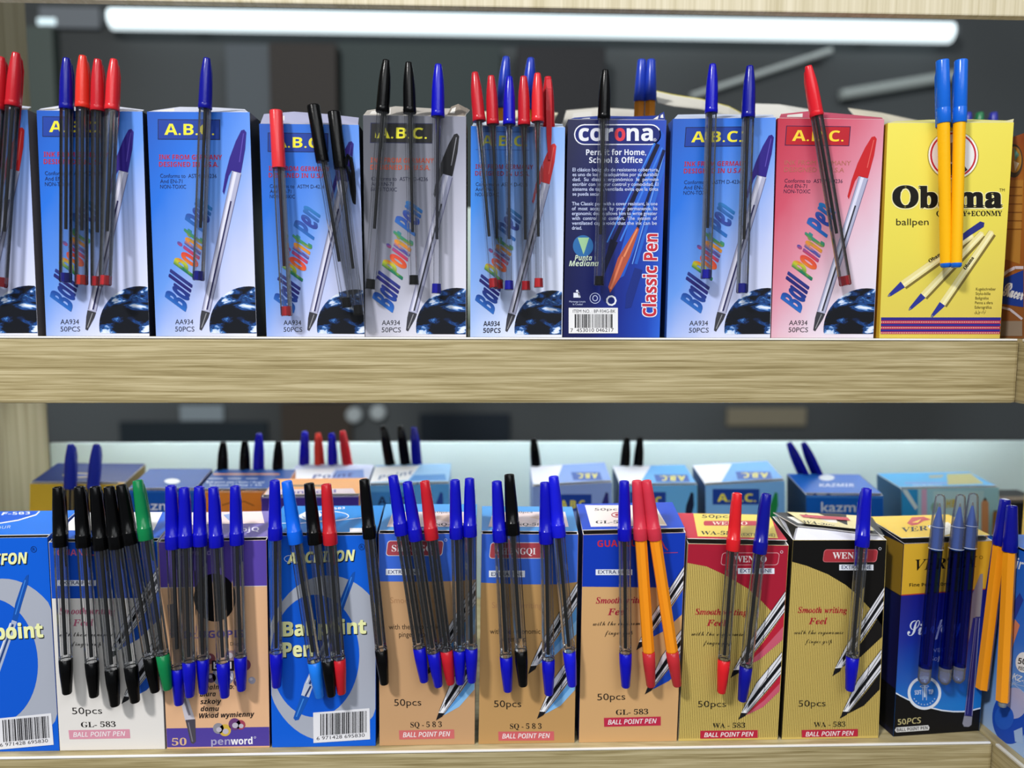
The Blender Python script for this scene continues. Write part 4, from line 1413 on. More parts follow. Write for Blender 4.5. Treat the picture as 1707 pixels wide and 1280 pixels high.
# drawn clear pen at the right edge
a.poly([(1634, 957), (1638.5, 956), (1638, 985), (1634, 1028), (1622, 1030), (1615, 1070), (1614.6, 1040), (1621, 990)], '#8f8a94', 3)
a.poly([(1626, 1028), (1633.6, 1028), (1621, 1195), (1607.5, 1193)], '#24246e', 4)
a.line((1629, 1030), (1613, 1190), 1.4, '#5a5a9e', 5); a.line((1633, 1030), (1620.4, 1193), 1.2, '#8c8cb4', 5); a.line((1627, 1030), (1608.4, 1192), 1.2, '#7c7cac', 5)
a.poly([(1607.4, 1192), (1620.8, 1194), (1619.4, 1208), (1615, 1211.5), (1607, 1211), (1604.4, 1206)], '#8e8e9c', 4)
# left side of the turned carton
bk = c.back / np.linalg.norm(c.back)
sp = Plane(c.bl, np.cross((0, 0, 1.0), -bk) * (1 if np.cross((0, 0, 1.0), -bk)[0] < 0 else -1))
sa = Art(c.mb, sp)


def side_pt(u, z):
    return c.bl + c.back * u + (c.tl - c.bl) * z + sp.n * LAY * 2


c.mb.quad(side_pt(.98, .995), side_pt(.98, .735), side_pt(.01, .735), side_pt(.01, .995), P('#8f6f20'))  # yellow side print, its shade put into the brownish colour
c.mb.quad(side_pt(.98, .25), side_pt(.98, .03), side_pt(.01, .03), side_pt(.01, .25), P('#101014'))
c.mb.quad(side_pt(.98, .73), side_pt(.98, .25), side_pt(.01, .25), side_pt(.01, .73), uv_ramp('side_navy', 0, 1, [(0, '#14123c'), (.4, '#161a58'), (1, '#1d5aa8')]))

for k, cc in CL.items():
    cc.finish()
    if hasattr(cc, 'sticker'):
        cc.part('barcode_sticker', cc.sticker)


# lids
def lid_ring(dx):
    def f(a):
        a.poly([(x + dx, y) for x, y in ((-40, 862), (0, 852.5), (60, 852), (62, 854), (30, 868), (-40, 874))], '#0a58d0', 1)
        a.path([(x + dx, y) for x, y in ((66, 852), (60, 858), (30, 867), (0, 872))], 2, '#e4ecf8', 2)
        a.text(sbi('F-583'), (2 + dx, 858.5), (50 + dx, 857), 4.6, '#e4ecf8', 3, bold=0.02)
        a.text(si('OUR'), (-6 + dx, 882), (18 + dx, 880), 4.6, '#c4d4f4', 3, bold=0.01)
    return f


CL['L0'].flat_lid('#1272e0', lid_ring(0), bump=0.003)


def lid_l1(a):
    a.poly([(118, 852), (272, 851), (256, 884), (112, 884)], '#f2f0ee', 1)
    a.text(rb('GL-583'), (125, 880), (165, 880), 4.5, '#3a3a40', 2)


CL['L1'].flat_lid('#1a5fd0', lid_l1, bump=0.002)


def lid_l2(a):
    a.poly([(345, 852), (436, 851), (441, 872), (340, 874)], '#efd8d4', 1)
    a.poly([(275, 853), (345, 852), (340, 874), (268, 876)], '#e8e2ec', 1)
    a.poly([(372, 858), (388, 855), (400, 862), (382, 868)], '#8aa0d0', 2)
    a.text(sb('.pjQ'), (398, 886), (432, 885), 7, '#e4e0f0', 2)


CL['L2'].flat_lid('#7d70b4', lid_l2, bump=0.002)


def lid_l3(a):
    a.circ(540, 860, 42, 9, '#e9eef4', 1); a.circ(542, 860, 38, 7.6, '#1a86dc', 2); a.circ(520, 858, 16, 7, '#eef0f4', 3)
    a.text(sbi('F-583'), (545, 850), (575, 848), 3.6, '#e9eef4', 3, bold=0.02)
    a.path([(470, 872), (500, 872), (560, 868), (610, 862)], 1.2, '#cfe0f4', 2)
    a.rect(583, 880, 605, 887, '#e8e8ec', 2)


CL['L3'].flat_lid('#1484d6', lid_l3, bump=0.0035)


def lid_sq(x0, x1, x2, x3, code, xt):
    def f(a):
        a.poly([(x0, 853), (x1, 853), (x2, 878), (x3, 878)], '#efdcda', 1)
        a.poly([((x0 + x1) / 2, 862), (x1 - 10, 855), (x1 - 6, 875)], '#e4c8b8', 2)
        a.text('50pcs', (xt, 855), (xt + 30, 855), 3, '#4a4448', 2, bold=0.01)
        a.text(rb(code), (xt + 5, 876), (xt + 52, 876), 4.5, '#3a3438', 2)
    return f


CL['L4'].flat_lid('#4a9ade', lid_sq(655, 775, 782, 645, 'SQ-583', 722), bump=0.002)
CL['L5'].flat_lid('#4a9ade', lid_sq(822, 942, 948, 814, 'SQ-583', 858), bump=0.003)


def lid_l6(a):
    a.poly([(975, 842), (1092, 842), (1112, 876), (985, 878)], '#f4e8e2', 1)
    a.text('50pcs', (991, 851), (1037, 850.5), 4.2, '#4a4448', 2, bold=0.01)
    a.ring(1029, 858, 10, 4.5, 1.6, '#b02a3c', 2); a.circ(1029, 858, 4, 1.8, '#b02a3c', 2)
    a.text(rb('GL-583'), (993, 872.5), (1050, 872), 5, '#2a2428', 2)
    a.poly([(1086, 872), (1096, 855), (1110, 874)], '#e6d4b8', 2)


CL['L6'].flat_lid('#1848c4', lid_l6, bump=0.004, lift=0.001)


def lid_l7(a):
    a.poly([(1155, 852), (1283, 853), (1297, 897), (1163, 894)], '#e9d264', 1)
    a.text('50pcs', (1170, 863), (1222, 863), 5.5, '#3a3424', 2, bold=0.01)
    a.rrect(1173, 868, 1262, 876, 3, '#c0384a', 2)
    a.text(rb('WENAO'), (1187, 874.6), (1246, 874.6), 5.4, '#f0dccc', 3)
    a.text(rb('WA-583'), (1168, 891), (1228, 891.5), 6.4, '#2a2418', 3)
    a.text('(EXTRA FINE)', (1236, 893), (1292, 894), 5, '#3a3424', 3)


CL['L7'].flat_lid('#c8283e', lid_l7, bump=0.002, lift=0.0015)

# L8: the lid stands half open, white tuck flap showing
c = CL['L8']
yh = 0.007
mb = MB()
fr_, bk_ = front(0.016), front(0.045)
A = fr_.hit([(1328, 876), (1370, 880), (1420, 886), (1474, 892)])
B = bk_.hit([(1289, 854), (1340, 854), (1400, 856), (1454, 862)])
loft(mb, A, B, P('#1b1a19'))
q = lambda u, v, o: ((A[0] * (1 - u) + A[-1] * u) * (1 - v) + (B[0] * (1 - u) + B[-1] * u) * v) + np.array([0, 0, 0.0012 + o])
mb.quad(q(.13, .97, 0), q(.13, .1, 0), q(.9, .1, 0), q(.9, .97, 0), P('#e6d9a0'))
mb.quad(q(.22, .8, .0001), q(.22, .6, .0001), q(.72, .6, .0001), q(.72, .8, .0001), P('#bc3a4a'))
nn = Plane(q(0, 0, 0), np.cross(A[-1] - A[0], B[0] - A[0]) * (1 if np.cross(A[-1] - A[0], B[0] - A[0])[2] > 0 else -1))
la = Art(mb, nn)
la.text(rb('WA-583'), (1338, 872), (1392, 876), 5, '#2a2418', 6)
la.text('(EXTRA FINE)', (1398, 876), (1452, 884), 4.6, '#3a3424', 6)
la.text(rb('WENAO'), (1352, 860.5), (1402, 862.5), 4.6, '#efdcd0', 6)
c.part('top_flap', mb)
mb = MB()
loft(mb, front(0.0105).hit([(1325, 899.5), (1370, 900), (1420, 900), (1474, 899.8)]), front(0.0175).hit([(1330, 878), (1370, 882), (1420, 888), (1472, 893.5)]), P('#e4e4ee'))
c.part('tuck_flap', mb)
mb = MB()
loft(mb, front(0.012).hit([(1321, 899), (1322, 899)]), front(0.042).hit([(1296, 858), (1306, 862)]), P('#d4d4e0'))
loft(mb, front(0.014).hit([(1322, 899), (1331, 899)]), front(0.019).hit([(1327, 880), (1338, 884)]), P('#b9bac6'))
c.part('dust_flap', mb)

# L9: yellow lid, slightly sprung
c = CL['L9']


def lid_l9(a):
    a.text(rb('VERTEX'), (1503, 887), (1590, 880), 8, '#241c0c', 2)
    a.poly([(1512, 872), (1520, 862), (1540, 861), (1552, 866), (1540, 868), (1530, 874), (1520, 876)], '#c04238', 2)
    a.poly([(1520, 871), (1536, 865), (1530, 871)], '#e9c93a', 3)
    a.poly([(1545, 876), (1580, 870), (1600, 884), (1565, 896)], '#efeade', 2)


c.flat_lid('#e8c432', lid_l9, bump=0.003, lift=0.0022)

# ------------------------------------------------------------------ second row on the lower board
CK = {}


def back_box(key, label, TL, TR, Y, face, side, lid, depth=0.042, lidart=None, faceart=None, group=None, slant=0, rise=0.0085):
    bl = (TL[0] + slant, 1150); br = (TR[0] + slant, 1150)
    c = CK[key] = Carton(label, TL, TR, bl, br, Z_LO, face, side, plane=front(Y), depth=0.042, rise=rise)
    if faceart: faceart(c.art)
    c.finish()
    c.flat_lid(lid, lidart, bump=0.0015)
    return c


def abc_face(x0, y0, x1, y1, tx0, tx1, col='#f0e44a', plate='#1c429c', pencap=None):
    def f(a):
        a.rect(x0, y0, x1, y1, plate, 1)
        a.text(sb('A.B.C.'), (tx0, y1 - 5), (tx1, y1 - 5), 13, col, 2, bold=0.01)
        if pencap:
            (px, py), cc = pencap
            a.poly([(px, py - 22), (px + 4, py - 20), (px + 5, py), (px - 2, py + 30), (px - 12, py + 30), (px - 8, py)], cc, 1)
    return f


def abc_lid(x0, y0, x1, y1, white):
    def f(a):
        a.poly(white, '#e2e4ec', 1)
        a.poly([(x0, y0), (x1, y0), (x1 + 4, y1), (x0 + 4, y1)], '#2b56a8', 2)
        a.text(sb('A.B.C.'), (x1 - 4, y0 + 2), (x0 + 10, y0 + 2), 8, '#e8de5a', 3, bold=0.01)
    return f


back_box('B1', 'yellow carton with a navy lid, standing by the wooden side panel', (50, 806), (206, 807), 0.150, '#e0b838', '#7a642a', '#17326f', 0.068,
         lidart=lambda a: (a.circ(130, 792, 26, 4, '#c9b87c', 1), a.circ(130, 792, 20, 2.6, '#28489a', 2)))
mb = MB()
loft(mb, front(0.150).hit([(196, 806), (206, 807)]), front(0.193).hit([(216, 777), (229, 779)]), P('#d8a838'))
CK['B1'].part('side_flap', mb)
back_box('B2', 'dark blue carton behind the green-capped pen', (212, 817), (324, 817), 0.128, '#0f56b0', '#0c3a80', '#0f4c98', 0.062,
         lidart=lambda a: a.circ(287, 802, 13, 4.5, '#e6e9ea', 1),
         faceart=lambda a: (a.line((212, 820), (324, 820), 1.2, '#3a80d4', 1), a.text('kazmir', (226, 850), (305, 850), 16, '#e9eef8', 2, bold=0.012)))
back_box('B3', 'orange-fronted carton with a blue lid behind the five blue-capped pens', (330, 818), (472, 818), 0.127, '#e88a30', '#b4662a', '#124b98', 0.075,
         lidart=lambda a: (a.rect(356, 789, 466, 791.5, '#d89a7a', 1), a.rect(336, 797, 372, 798, '#cfdcf0', 1), a.rect(380, 797, 402, 798, '#cfdcf0', 1), a.rect(410, 797, 430, 798, '#cfdcf0', 1),
                           a.text('Ball point pen / Stylo / Kugel', (344, 805), (440, 805), 3.6, '#d6e2f4', 2), a.text('kazmir / blue / 50', (350, 810), (436, 810), 3.4, '#d6e2f4', 2)),
         faceart=lambda a: (a.line((330, 820), (472, 820), 1.2, '#f2c89a', 1), a.path([(370, 842), (390, 836), (408, 836), (424, 843)], 1.2, '#6a3c1c', 2), a.circ(444, 832, 9, 13, '#5a4a90', 2), a.circ(446, 828, 4, 6, '#c9c4d8', 3)))
back_box('B4', 'pale lilac carton in the back row, under two blue and two red caps', (474, 808), (612, 808), 0.158, '#c9d0e4', '#8d94b0', '#c4cce4', 0.075,
         lidart=lambda a: (a.poly([(482, 782), (560, 780), (540, 806), (476, 806)], '#e6e6ea', 1), a.poly([(560, 784), (606, 782), (608, 806), (550, 806)], '#6f8cc8', 1), a.text(sbi('Point'), (520, 798), (590, 794), 7, '#3f4a88', 2)))
back_box('B5', 'low orange-topped carton with a purple front, standing behind the red and black caps', (436, 828), (598, 826), 0.085, '#503a98', '#c98a4a', '#e29a4a', 0.042, rise=0.004,
         lidart=lambda a: (a.poly([(446, 816), (588, 814), (594, 824), (440, 826)], '#d8c4c8', 1), a.text(sb('penword'), (470, 823), (560, 821), 5, '#5a4a98', 2), a.rect(480, 808, 540, 810.5, '#6a5a3a', 2)),
         faceart=lambda a: a.line((437, 829.5), (597, 827.5), 1.4, '#c9c0d8', 1))
back_box('B6', 'light blue carton in the back row behind the pens of the tan carton', (615, 809), (748, 806), 0.152, '#5aa4e0', '#3a78b8', '#8cb8dc', 0.075,
         lidart=lambda a: (a.poly([(622, 778), (700, 776), (680, 800), (616, 804)], '#dcdcdc', 1), a.poly([(690, 792), (742, 790), (744, 800), (680, 802)], '#3a80c0', 2), a.text(sbi('Point'), (630, 800), (690, 790), 7, '#6a7a9a', 2)),
         faceart=abc_face(618, 820, 692, 846, 630, 684, '#17264a', '#3a84cc', ((734, 842), '#2a4a9c')))
back_box('B7', 'lavender-blue carton, alone with one black cap behind it', (888, 811), (1020, 804), 0.150, '#8fa8e0', '#7c98d0', '#7e9ed8', 0.088,
         lidart=abc_lid(952, 787, 1000, 800, [(872, 772), (940, 770), (925, 808), (890, 808)]), faceart=abc_face(928, 824, 986, 852, 934, 978, pencap=((1010, 842), '#2a2a70')))
back_box('B8', 'sky-blue carton with two black caps standing behind it', (1034, 810), (1162, 808), 0.153, '#6ab4ea', '#1f4a74', '#5ea6e0', 0.082,
         lidart=abc_lid(1090, 791, 1146, 803, [(1014, 777), (1085, 776), (1065, 808), (1034, 808)]), faceart=abc_face(1050, 820, 1110, 846, 1060, 1106, pencap=((1152, 842), '#14203c')))
back_box('B9', 'sky-blue carton with a green printed pen, next to the plain blue one', (1176, 809), (1308, 801), 0.152, '#7fb8ee', '#2c5690', '#6aa4de', 0.084,
         lidart=abc_lid(1226, 786, 1284, 799, [(1148, 774), (1220, 773), (1200, 808), (1176, 808)]), faceart=abc_face(1188, 815, 1266, 841, 1196, 1260, pencap=((1292, 842), '#1f8a46')))
back_box('B10', 'plain deep blue carton under two tilted blue caps', (1344, 825), (1472, 826), 0.128, '#0f62c4', '#16304e', '#1b62bc', 0.088,
         lidart=lambda a: (a.circ(1378, 796, 13, 5, '#d6dde4', 1), a.text(sb('KAZMIR'), (1366, 811), (1424, 811), 5, '#cfdcf0', 2)),
         faceart=lambda a: (a.line((1344, 828), (1472, 829), 2, '#4a94e4', 1), a.text('kazmir', (1369, 853), (1446, 853), 17, '#dfe8f4', 2, bold=0.014)))
back_box('B11', 'wide aqua carton printed with a pencil, last of the back row', (1503, 815), (1665, 812), 0.140, '#a6dcea', '#2b5a80', '#4aa2d4', 0.042, rise=0.004,
         lidart=lambda a: (a.poly([(1578, 790), (1618, 789), (1640, 806), (1580, 808)], '#a8a468', 1), a.poly([(1548, 792), (1574, 791), (1570, 796), (1550, 797)], '#9a9c8c', 1), a.text('COLOR PENCILS', (1522, 811), (1570, 811), 4, '#c9e4f0', 2), a.line((1508, 805), (1580, 805), 1.4, '#8a7ac4', 1)),
         faceart=lambda a: (a.rect(1503, 815.5, 1530, 1000, '#2a9cdc', 1), a.poly([(1503, 816), (1512, 816), (1530, 845), (1526, 850)], '#dff0f4', 2), a.rect(1536, 815.5, 1545, 1000, '#e0b4d8', 1),
                            a.rect(1556, 818, 1640, 1000, '#bfe6ee', 1), a.text(sbi('HB'), (1577, 846), (1594, 845), 13, '#d4c02a', 3, bold=0.02), a.circ(1560, 846, 8, 9, '#8ab4a4', 2),
                            a.poly([(1636, 838), (1642, 829), (1648, 838), (1648, 900), (1636, 900)], '#dca070', 2), a.poly([(1638.5, 834), (1642, 828.5), (1645.5, 834)], '#3a3438', 3)))
bx = front(0.16)
for nm, lab, x0, x1, yt, col, yy in (('storage_box', 'black box in the back corner beside the aqua carton', 1668, 1760, 838, '#1c1c1e', 0.16),
                                     ('storage_box', 'orange-brown box wedged against the black one in the corner', 1662, 1690, 856, '#a8702a', 0.135)):
    p, q_ = front(yy).hit((x0, yt))[0], front(yy).hit((x1, yt))[0]
    mb = MB(); hw = (q_[0] - p[0]) / 2
    mb.box((-hw, 0, 0), (hw, 0.02 if yy < .15 else 0.05, p[2] - Z_LO - .0003), P(col))
    mb.box((-hw * .9, 0.003, p[2] - Z_LO - .0003), (hw * .9, 0.018, p[2] - Z_LO + 0.0012), P('#6a5a48'))
    tag(link(nm, mb.mesh(nm), None, ((p[0] + q_[0]) / 2, yy, Z_LO + 0.0003)), lab, 'box')

# ------------------------------------------------------------------ cartons on the corner return, facing left
XF = XC + 0.007


def corner_box(label, y_far, y_near, z0, ztop, face, side, artf=None, lid=None, lidart=None, depth=0.05, back=0.0):
    z0 += 0.0002
    XF = XC + 0.007 + back
    pl = Plane((XF, 0, 0), (-1, 0, 0))
    c = Carton.__new__(Carton)
    bl, br = np.array((XF, y_far, z0)), np.array((XF, y_near, z0))
    tl, tr = np.array((XF, y_far, ztop)), np.array((XF, y_near, ztop))
    c.pl, c.tl, c.tr, c.bl, c.br, c.depth, c.rise = pl, tl, tr, bl, br, depth, 0.0
    c.back = -pl.n * depth
    c.origin = np.array((XF + depth / 2, (y_far + y_near) / 2, z0))
    c.root = tag(empty('pen_carton', c.origin), label, 'box')
    c.mb = MB()
    b = c.back
    c.mb.add([tl, bl, br, tr], [(0, 1, 2, 3)], P(face) if isinstance(face, str) else face, [(0, 0), (0, 1), (1, 1), (1, 0)])
    for p, q_, r, s in ((tr, br, br + b, tr + b), (tr + b, br + b, bl + b, tl + b), (tl + b, bl + b, bl, tl), (bl, bl + b, br + b, br)):
        c.mb.quad(p, q_, r, s, P(side))
    c.art = Art(c.mb, pl, None, [project(q) for q in (tl, tr, br, bl)])
    if artf: artf(c.art)
    c.finish()
    c.flat_lid(lid or side, lidart, y0=0.003, bump=0.001)
    return c


def kz_art(a):
    a.circ(1684, 1196, 30, 44, '#1c4fc0', 2)
    a.circ(1690, 1172, 22, 26, '#b4b6dc', 3)
    a.circ(1674, 1196, 16, 20, '#2a62cc', 4)
    a.poly([(1690, 1218), (1704, 1212), (1706, 1240), (1692, 1236)], '#a9c4ec', 3)
    a.circ(1706, 1104, 13, 17, '#eef2f8', 3)
    a.text(sb('50'), (1696.5, 1106), (1710, 1108), 10, '#17171c', 4); a.text(sb('PIECES'), (1697, 1116), (1712, 1119), 6, '#17171c', 4)
    a.text(sb('KZ-5'), (1687, 1131), (1712, 1141), 10, '#dfe9f8', 3)
    a.text('kazmir', (1650, 936), (1704, 950), 20, '#e4ecf8', 3, bold=0.012)
    a.poly([(1690, 1003), (1700, 988), (1706, 1000), (1692, 1032)], '#2a3ea0', 3)
    a.poly([(1681, 1074), (1692, 1032), (1700, 1042), (1684, 1090)], '#d88a6a', 3)
    for k in range(8):
        a.line((1690, 1140), (1690 + 22 * math.cos(k * .5 - 3.2), 1150 + 26 * math.sin(k * .5 - 3.2)), .7, '#c4d8f4', 2)


kz_top = Plane((XF, 0, 0), (-1, 0, 0)).hit((1697, 915))[0][2]
KZ = corner_box('blue carton with a globe picture on the corner return, holding two orange pens', 0.030, -0.036, Z_LO, kz_top,
                uv_ramp('face_kz', 0, 1, [(0, '#1a62d0'), (.45, '#2f74de'), (.7, '#6aa2ec'), (1, '#a9c6f0')], 0.05, 3), '#1d50a0', kz_art, lid='#1d6ad0')
OB = corner_box('small yellow-topped carton on the corner return behind the blue globe one', 0.080, 0.020, Z_LO, kz_top + 0.020, '#d8b45a', '#c9a04a', lid='#e6c468', back=0.062)


def racer_art(a):
    a.circ(1690, 268, 15, 28, '#4c4238', 2); a.circ(1691, 266, 12, 22, '#b88a3a', 3); a.poly([(1690, 246), (1699, 258), (1692, 268)], '#6fb4b0', 4); a.poly([(1690, 268), (1699, 272), (1692, 286)], '#e4e0d4', 4)
    a.poly([(1676, 300), (1706, 300), (1700, 440), (1670, 430)], '#c08a3c', 2)
    for k in range(6):
        a.line((1675, 312 + 14 * k), (1704, 312 + 14 * k), 2, '#8c5a24', 3)
    a.path([(1668, 462), (1680, 452), (1692, 446), (1706, 446)], 5, '#e2d8e4', 4)
    a.poly([(1668, 466), (1706, 450), (1706, 512), (1668, 506)], '#2142a0', 3)
    a.text(scr('Racer'), (1671, 492), (1704, 500), 26, '#e9ecf4', 5, bold=0.02)
    a.path([(1668, 512), (1684, 516), (1704, 532)], 4, '#d8cfd8', 4)
    a.poly([(1668, 535), (1704, 535), (1704, 560), (1668, 560)], '#9a8a7a', 4)


rz_top = Plane((XF, 0, 0), (-1, 0, 0)).hit((1680, 231))[0][2]
corner_box('orange-brown carton with a blue name band on the corner return of the middle board', 0.040, -0.012, Z_UP, rz_top,
           uv_ramp('face_racer', 0.0, 1.0, [(0, '#9c4a1e'), (.3, '#b8762c'), (.6, '#a8622a'), (1, '#8c5a34')], 0.3, 6), '#7a4420', racer_art, lid='#a85a2a')
gb_top = Plane((XF, 0, 0), (-1, 0, 0)).hit((1704, 440))[0][2]
corner_box('blue carton ruled with dark lines at the right picture edge, on the middle board return', -0.018, -0.075, Z_UP, gb_top, '#1f6cb4', '#174c84',
           lambda a: [a.line((1698, 452 + 11 * k), (1712, 452 + 11.4 * k), 1, '#0f3a6c', 2) for k in range(9)], lid='#2a7ac4')
# ------------------------------------------------------------------ pens
RED, BLUE, NAVY, BLK = '#ba1c28', '#0b0cb0', '#0a0f8c', '#050506'
FU = front(0.007)
ORD = ['first', 'second', 'third', 'fourth', 'fifth', 'sixth']


def U(kind, col, T, E, label, group, **k):
    return make_pen(kind, col, T, E, k.pop('plane', FU), label=label, group=group, **k)


g = 'pens on the cut-off blue globe carton'
U('A', RED, (2, 95), (-25, 478), 'red-capped clear pen cut off by the picture edge, on the cut-off globe carton', g)
U('A', RED, (27, 88), (1, 479), 'red-capped clear pen nearer the side panel, on the cut-off globe carton', g)
g = 'pens on the blue globe carton with one blue and three red caps'
U('A', NAVY, (111, 97), (109.5, 471), 'blue-capped clear pen standing before three red-capped ones', g)
U('A', '#dc3426', (138, 93), (136, 475), 'orange-red capped clear pen beside the blue-capped one, tallest of the red three', g, offE=.0095)
U('A', RED, (163, 99), (162, 477), 'red-capped clear pen in the middle of the three red ones on the blue globe carton', g)
U('A', '#d2262e', (190, 99), (175, 476), 'red-capped leaning clear pen, farthest of three from the blue-capped one', g, offE=.0155)
g = 'single blue pen on a globe carton'
U('A', NAVY, (345, 97), (331, 468), 'blue-capped clear pen, the only pen on its blue globe carton', None)
g = 'flat-topped pens on a blue globe carton'
U('D', '#d8333a', (460, 184), (478, 527), 'red flat-topped capped clear pen on the blue globe carton', g, offT=.0056, ink='#3a1a1e', refill_len=64)
U('D', BLK, (522, 175), (578.5, 513), 'black flat-topped capped clear pen leaning beside the red one', g, offT=.0056, offE=.0085)
p = U('D', BLK, (556.5, 186), (598, 525), 'black flat-topped capped clear pen with its clip showing at the side', g, offT=.0056, offE=.0095)
# its clip is turned outwards: a loop beside the cap
for ch in p.children:
    if ch.name.startswith('cap'):
        for cc in list(ch.children):
            bpy.data.objects.remove(cc)
        mb = MB()
        mb.sweep([(.0030, -.0005 + .0), (.0050, .005), (.0068, .0078), (.0080, .006), (.0084, -.004), (.0076, -.016), (.0066, -.024), (.0060, -.017), (.0060, -.006), (.0048, .0005)], .003, .0014, plastic(BLK))
        cl = link('clip', mb.mesh('clip'), ch); cl.rotation_euler = (0, 0, -math.pi / 2 - 0.3)
g = 'pens on the grey globe carton'
U('A', BLK, (643.7, 100), (617, 482), 'black-capped leaning clear pen on the grey carton, with its end by the lettering', g, refill_len=75)
U('A', BLK, (681, 104), (690, 475), 'black-capped clear pen standing over the middle of the grey carton', g)
U('A', BLUE, (730.6, 107.5), (727.5, 489.5), 'blue-capped clear pen, the only blue one on the grey carton', g, ink='#20202c')
g = 'pens on the bright blue globe carton'
U('A', RED, (791.6, 121), (823, 480), 'red-capped leaning clear pen by the grey carton, on the bright blue carton', g, offE=.0145)
U('A', RED, (818.7, 126.5), (831.5, 482), 'red-capped clear pen between the leaning red pen and the blue-capped one', g, offE=.0075)
U('A', BLUE, (849, 128), (848.5, 483.5), 'blue-capped clear pen amid red-capped pens on the bright blue carton', g, ink='#1b1e30', offT=.0058, offE=.0145)
U('A', RED, (872.8, 127.5), (876.6, 484), 'red-capped clear pen just after the blue-capped one on the bright blue carton', g, offE=.008)
U('A', '#d4242c', (896, 122.5), (898, 479.5), 'red-capped clear pen, tallest cap on the bright blue carton', g, offT=.0066, offE=.0125)
U('A', RED, (913.5, 128), (915.5, 500), 'red-capped pen dropped inside the bright blue carton with its clip outside', g, offT=-.0047, offE=-.0062, flip=True)
U('A', BLK, (1009, 116.7), (998.6, 476), 'black-capped clear pen, the only pen on the dark blue logo carton', None)
g = 'pens on the blue globe carton with two blue caps'
U('A', BLUE, (1188, 107), (1177, 465), 'bright blue-capped clear pen beside the dark blue carton', g)
U('A', NAVY, (1250, 110), (1237, 489), 'dark blue-capped clear pen next to the red carton', g, offE=.009)
U('A', '#d8202c', (1347.4, 110), (1409.5, 476), 'red-capped clear pen leaning across the red globe carton', None)
g = 'yellow pens on the yellow carton'
CBL = '#1564d2'
U('C', CBL, (1571, 101), (1577, 446), 'yellow pen with a bright blue cap, the one nearer the red carton', g, barrel='#f2b40e')
U('C', CBL, (1602, 101), (1593.5, 446), 'yellow pen with a bright blue cap, the one farther from the red carton', g, barrel='#f2b40e', offE=.0125)
# second row, upper shelf
F2 = front(0.105)
g = 'orange pens in the second upper row'
U('A', '#2340c0', (844, 95), (825, 372), 'blue cap of an orange pen behind the red caps, leaning', g, plane=F2, barrel='#f0962a', scale=1.16)
U('A', '#2340c0', (885, 97), (870, 372), 'blue cap of an orange pen behind the tallest red cap', g, plane=F2, barrel='#f0962a', scale=1.16)
U('G', '#2746c4', (1070, 100), (1056, 370), 'blurred blue-capped orange pen behind the dark blue carton, the one nearer its black-capped pen', g, plane=F2, barrel='#f0962a', scale=1.04)
U('G', '#2746c4', (1085.5, 100), (1080, 370), 'blurred blue-capped orange pen behind the dark blue carton, the one nearer the lifted flap', g, plane=F2, barrel='#f0962a', offT=.0068, offE=.0145, scale=1.04)
F3_ = front(0.19)
g = 'pen ends behind the yellow carton'
for x, col, lab in ((1613, '#2a2ea0', 'small blue pen end peeping over the yellow carton beside its yellow pens'), (1633, '#1f7a4a', 'small green pen end peeping over the yellow carton'), (1656, '#2a2ea0', 'small blue pen end peeping over the yellow carton near its corner flap')):
    U('B', col, (x, 188), (x, 470), lab, g, plane=F3_, scale=1.0)

# lower row
FL = front(0.007)


def B(kind, col, T, E, label, group, **k):
    return make_pen(kind, col, T, E, k.pop('plane', FL), label=label, group=group, **k)


g = 'pens on the white carton'
for i, (T, E, oe) in enumerate((((96.6, 812), (112, 1156), .0085), ((132.7, 811), (157, 1161), .0085), ((159, 811), (192, 1176), .0085), ((181.7, 811), (225.5, 1170), .0095), ((202, 808), (259, 1153), .0085))):
    B('B', BLK, T, E, ['black-capped clear pen nearest the ringed carton', 'second black-capped clear pen from the ringed carton at the row end', 'lowest-hanging of the five black-capped clear pens on the white carton',
                       'fourth black-capped clear pen from the ringed carton, beside the drawn pens', 'black-capped clear pen leaning against the green one'][i], g, offT=.0053 + .0006 * (i % 2), offE=oe)
B('B', '#0c7a45', (229.4, 800.5), (279.6, 1149), 'green-capped clear pen with a green tail', g, offT=.0060, offE=.0135)
g = 'pens on the purple and peach carton'
for i, (T, E) in enumerate((((284.8, 809.5), (298.5, 1174)), ((307, 812.5), (316.5, 1161)), ((332, 811), (339, 1155)), ((355.7, 812), (375, 1162)), ((392, 810), (402.6, 1150.5)))):
    B('B', BLUE, T, E, ['blue-capped clear pen next to the green one, its tail hanging lowest', 'blue-capped clear pen, second along the purple carton from the green pen', 'blue-capped clear pen, midmost of five on the purple and peach carton',
                        'blue-capped clear pen passing the far side of the black dot', 'blue-capped clear pen standing apart from the other four on the purple carton'][i], g, offT=.0053 + .0008 * (i % 2), offE=.0085 + .0055 * (i % 2),
      refill_len=62 if i == 0 else None, ink='#15151c')
g = 'pens on the ringed carton'
B('B', BLUE, (458, 800.5), (461, 1145), 'blue-capped clear pen at the purple carton side of the ringed carton', g)
B('B', '#0a62e2', (478, 802), (533, 1162), 'light blue-capped clear pen with a light blue tail', g, tail='#1a78e6', offE=.0075, offT=.0060, refill_len=68)
B('B', BLK, (515, 805.5), (552.5, 1160), 'black-capped clear pen between the light blue and the red one', g, offE=.0115)
B('B', RED, (543.7, 807), (569.5, 1156), 'red-capped clear pen over the yellow lettering of the ringed carton', g, offE=.0085, offT=.0060)
B('B', BLK, (607, 799), (641, 1140), 'black-capped clear pen leaning from the ringed carton over the tan one', g)
g = 'pens on the tan carton with a red cap among blue'
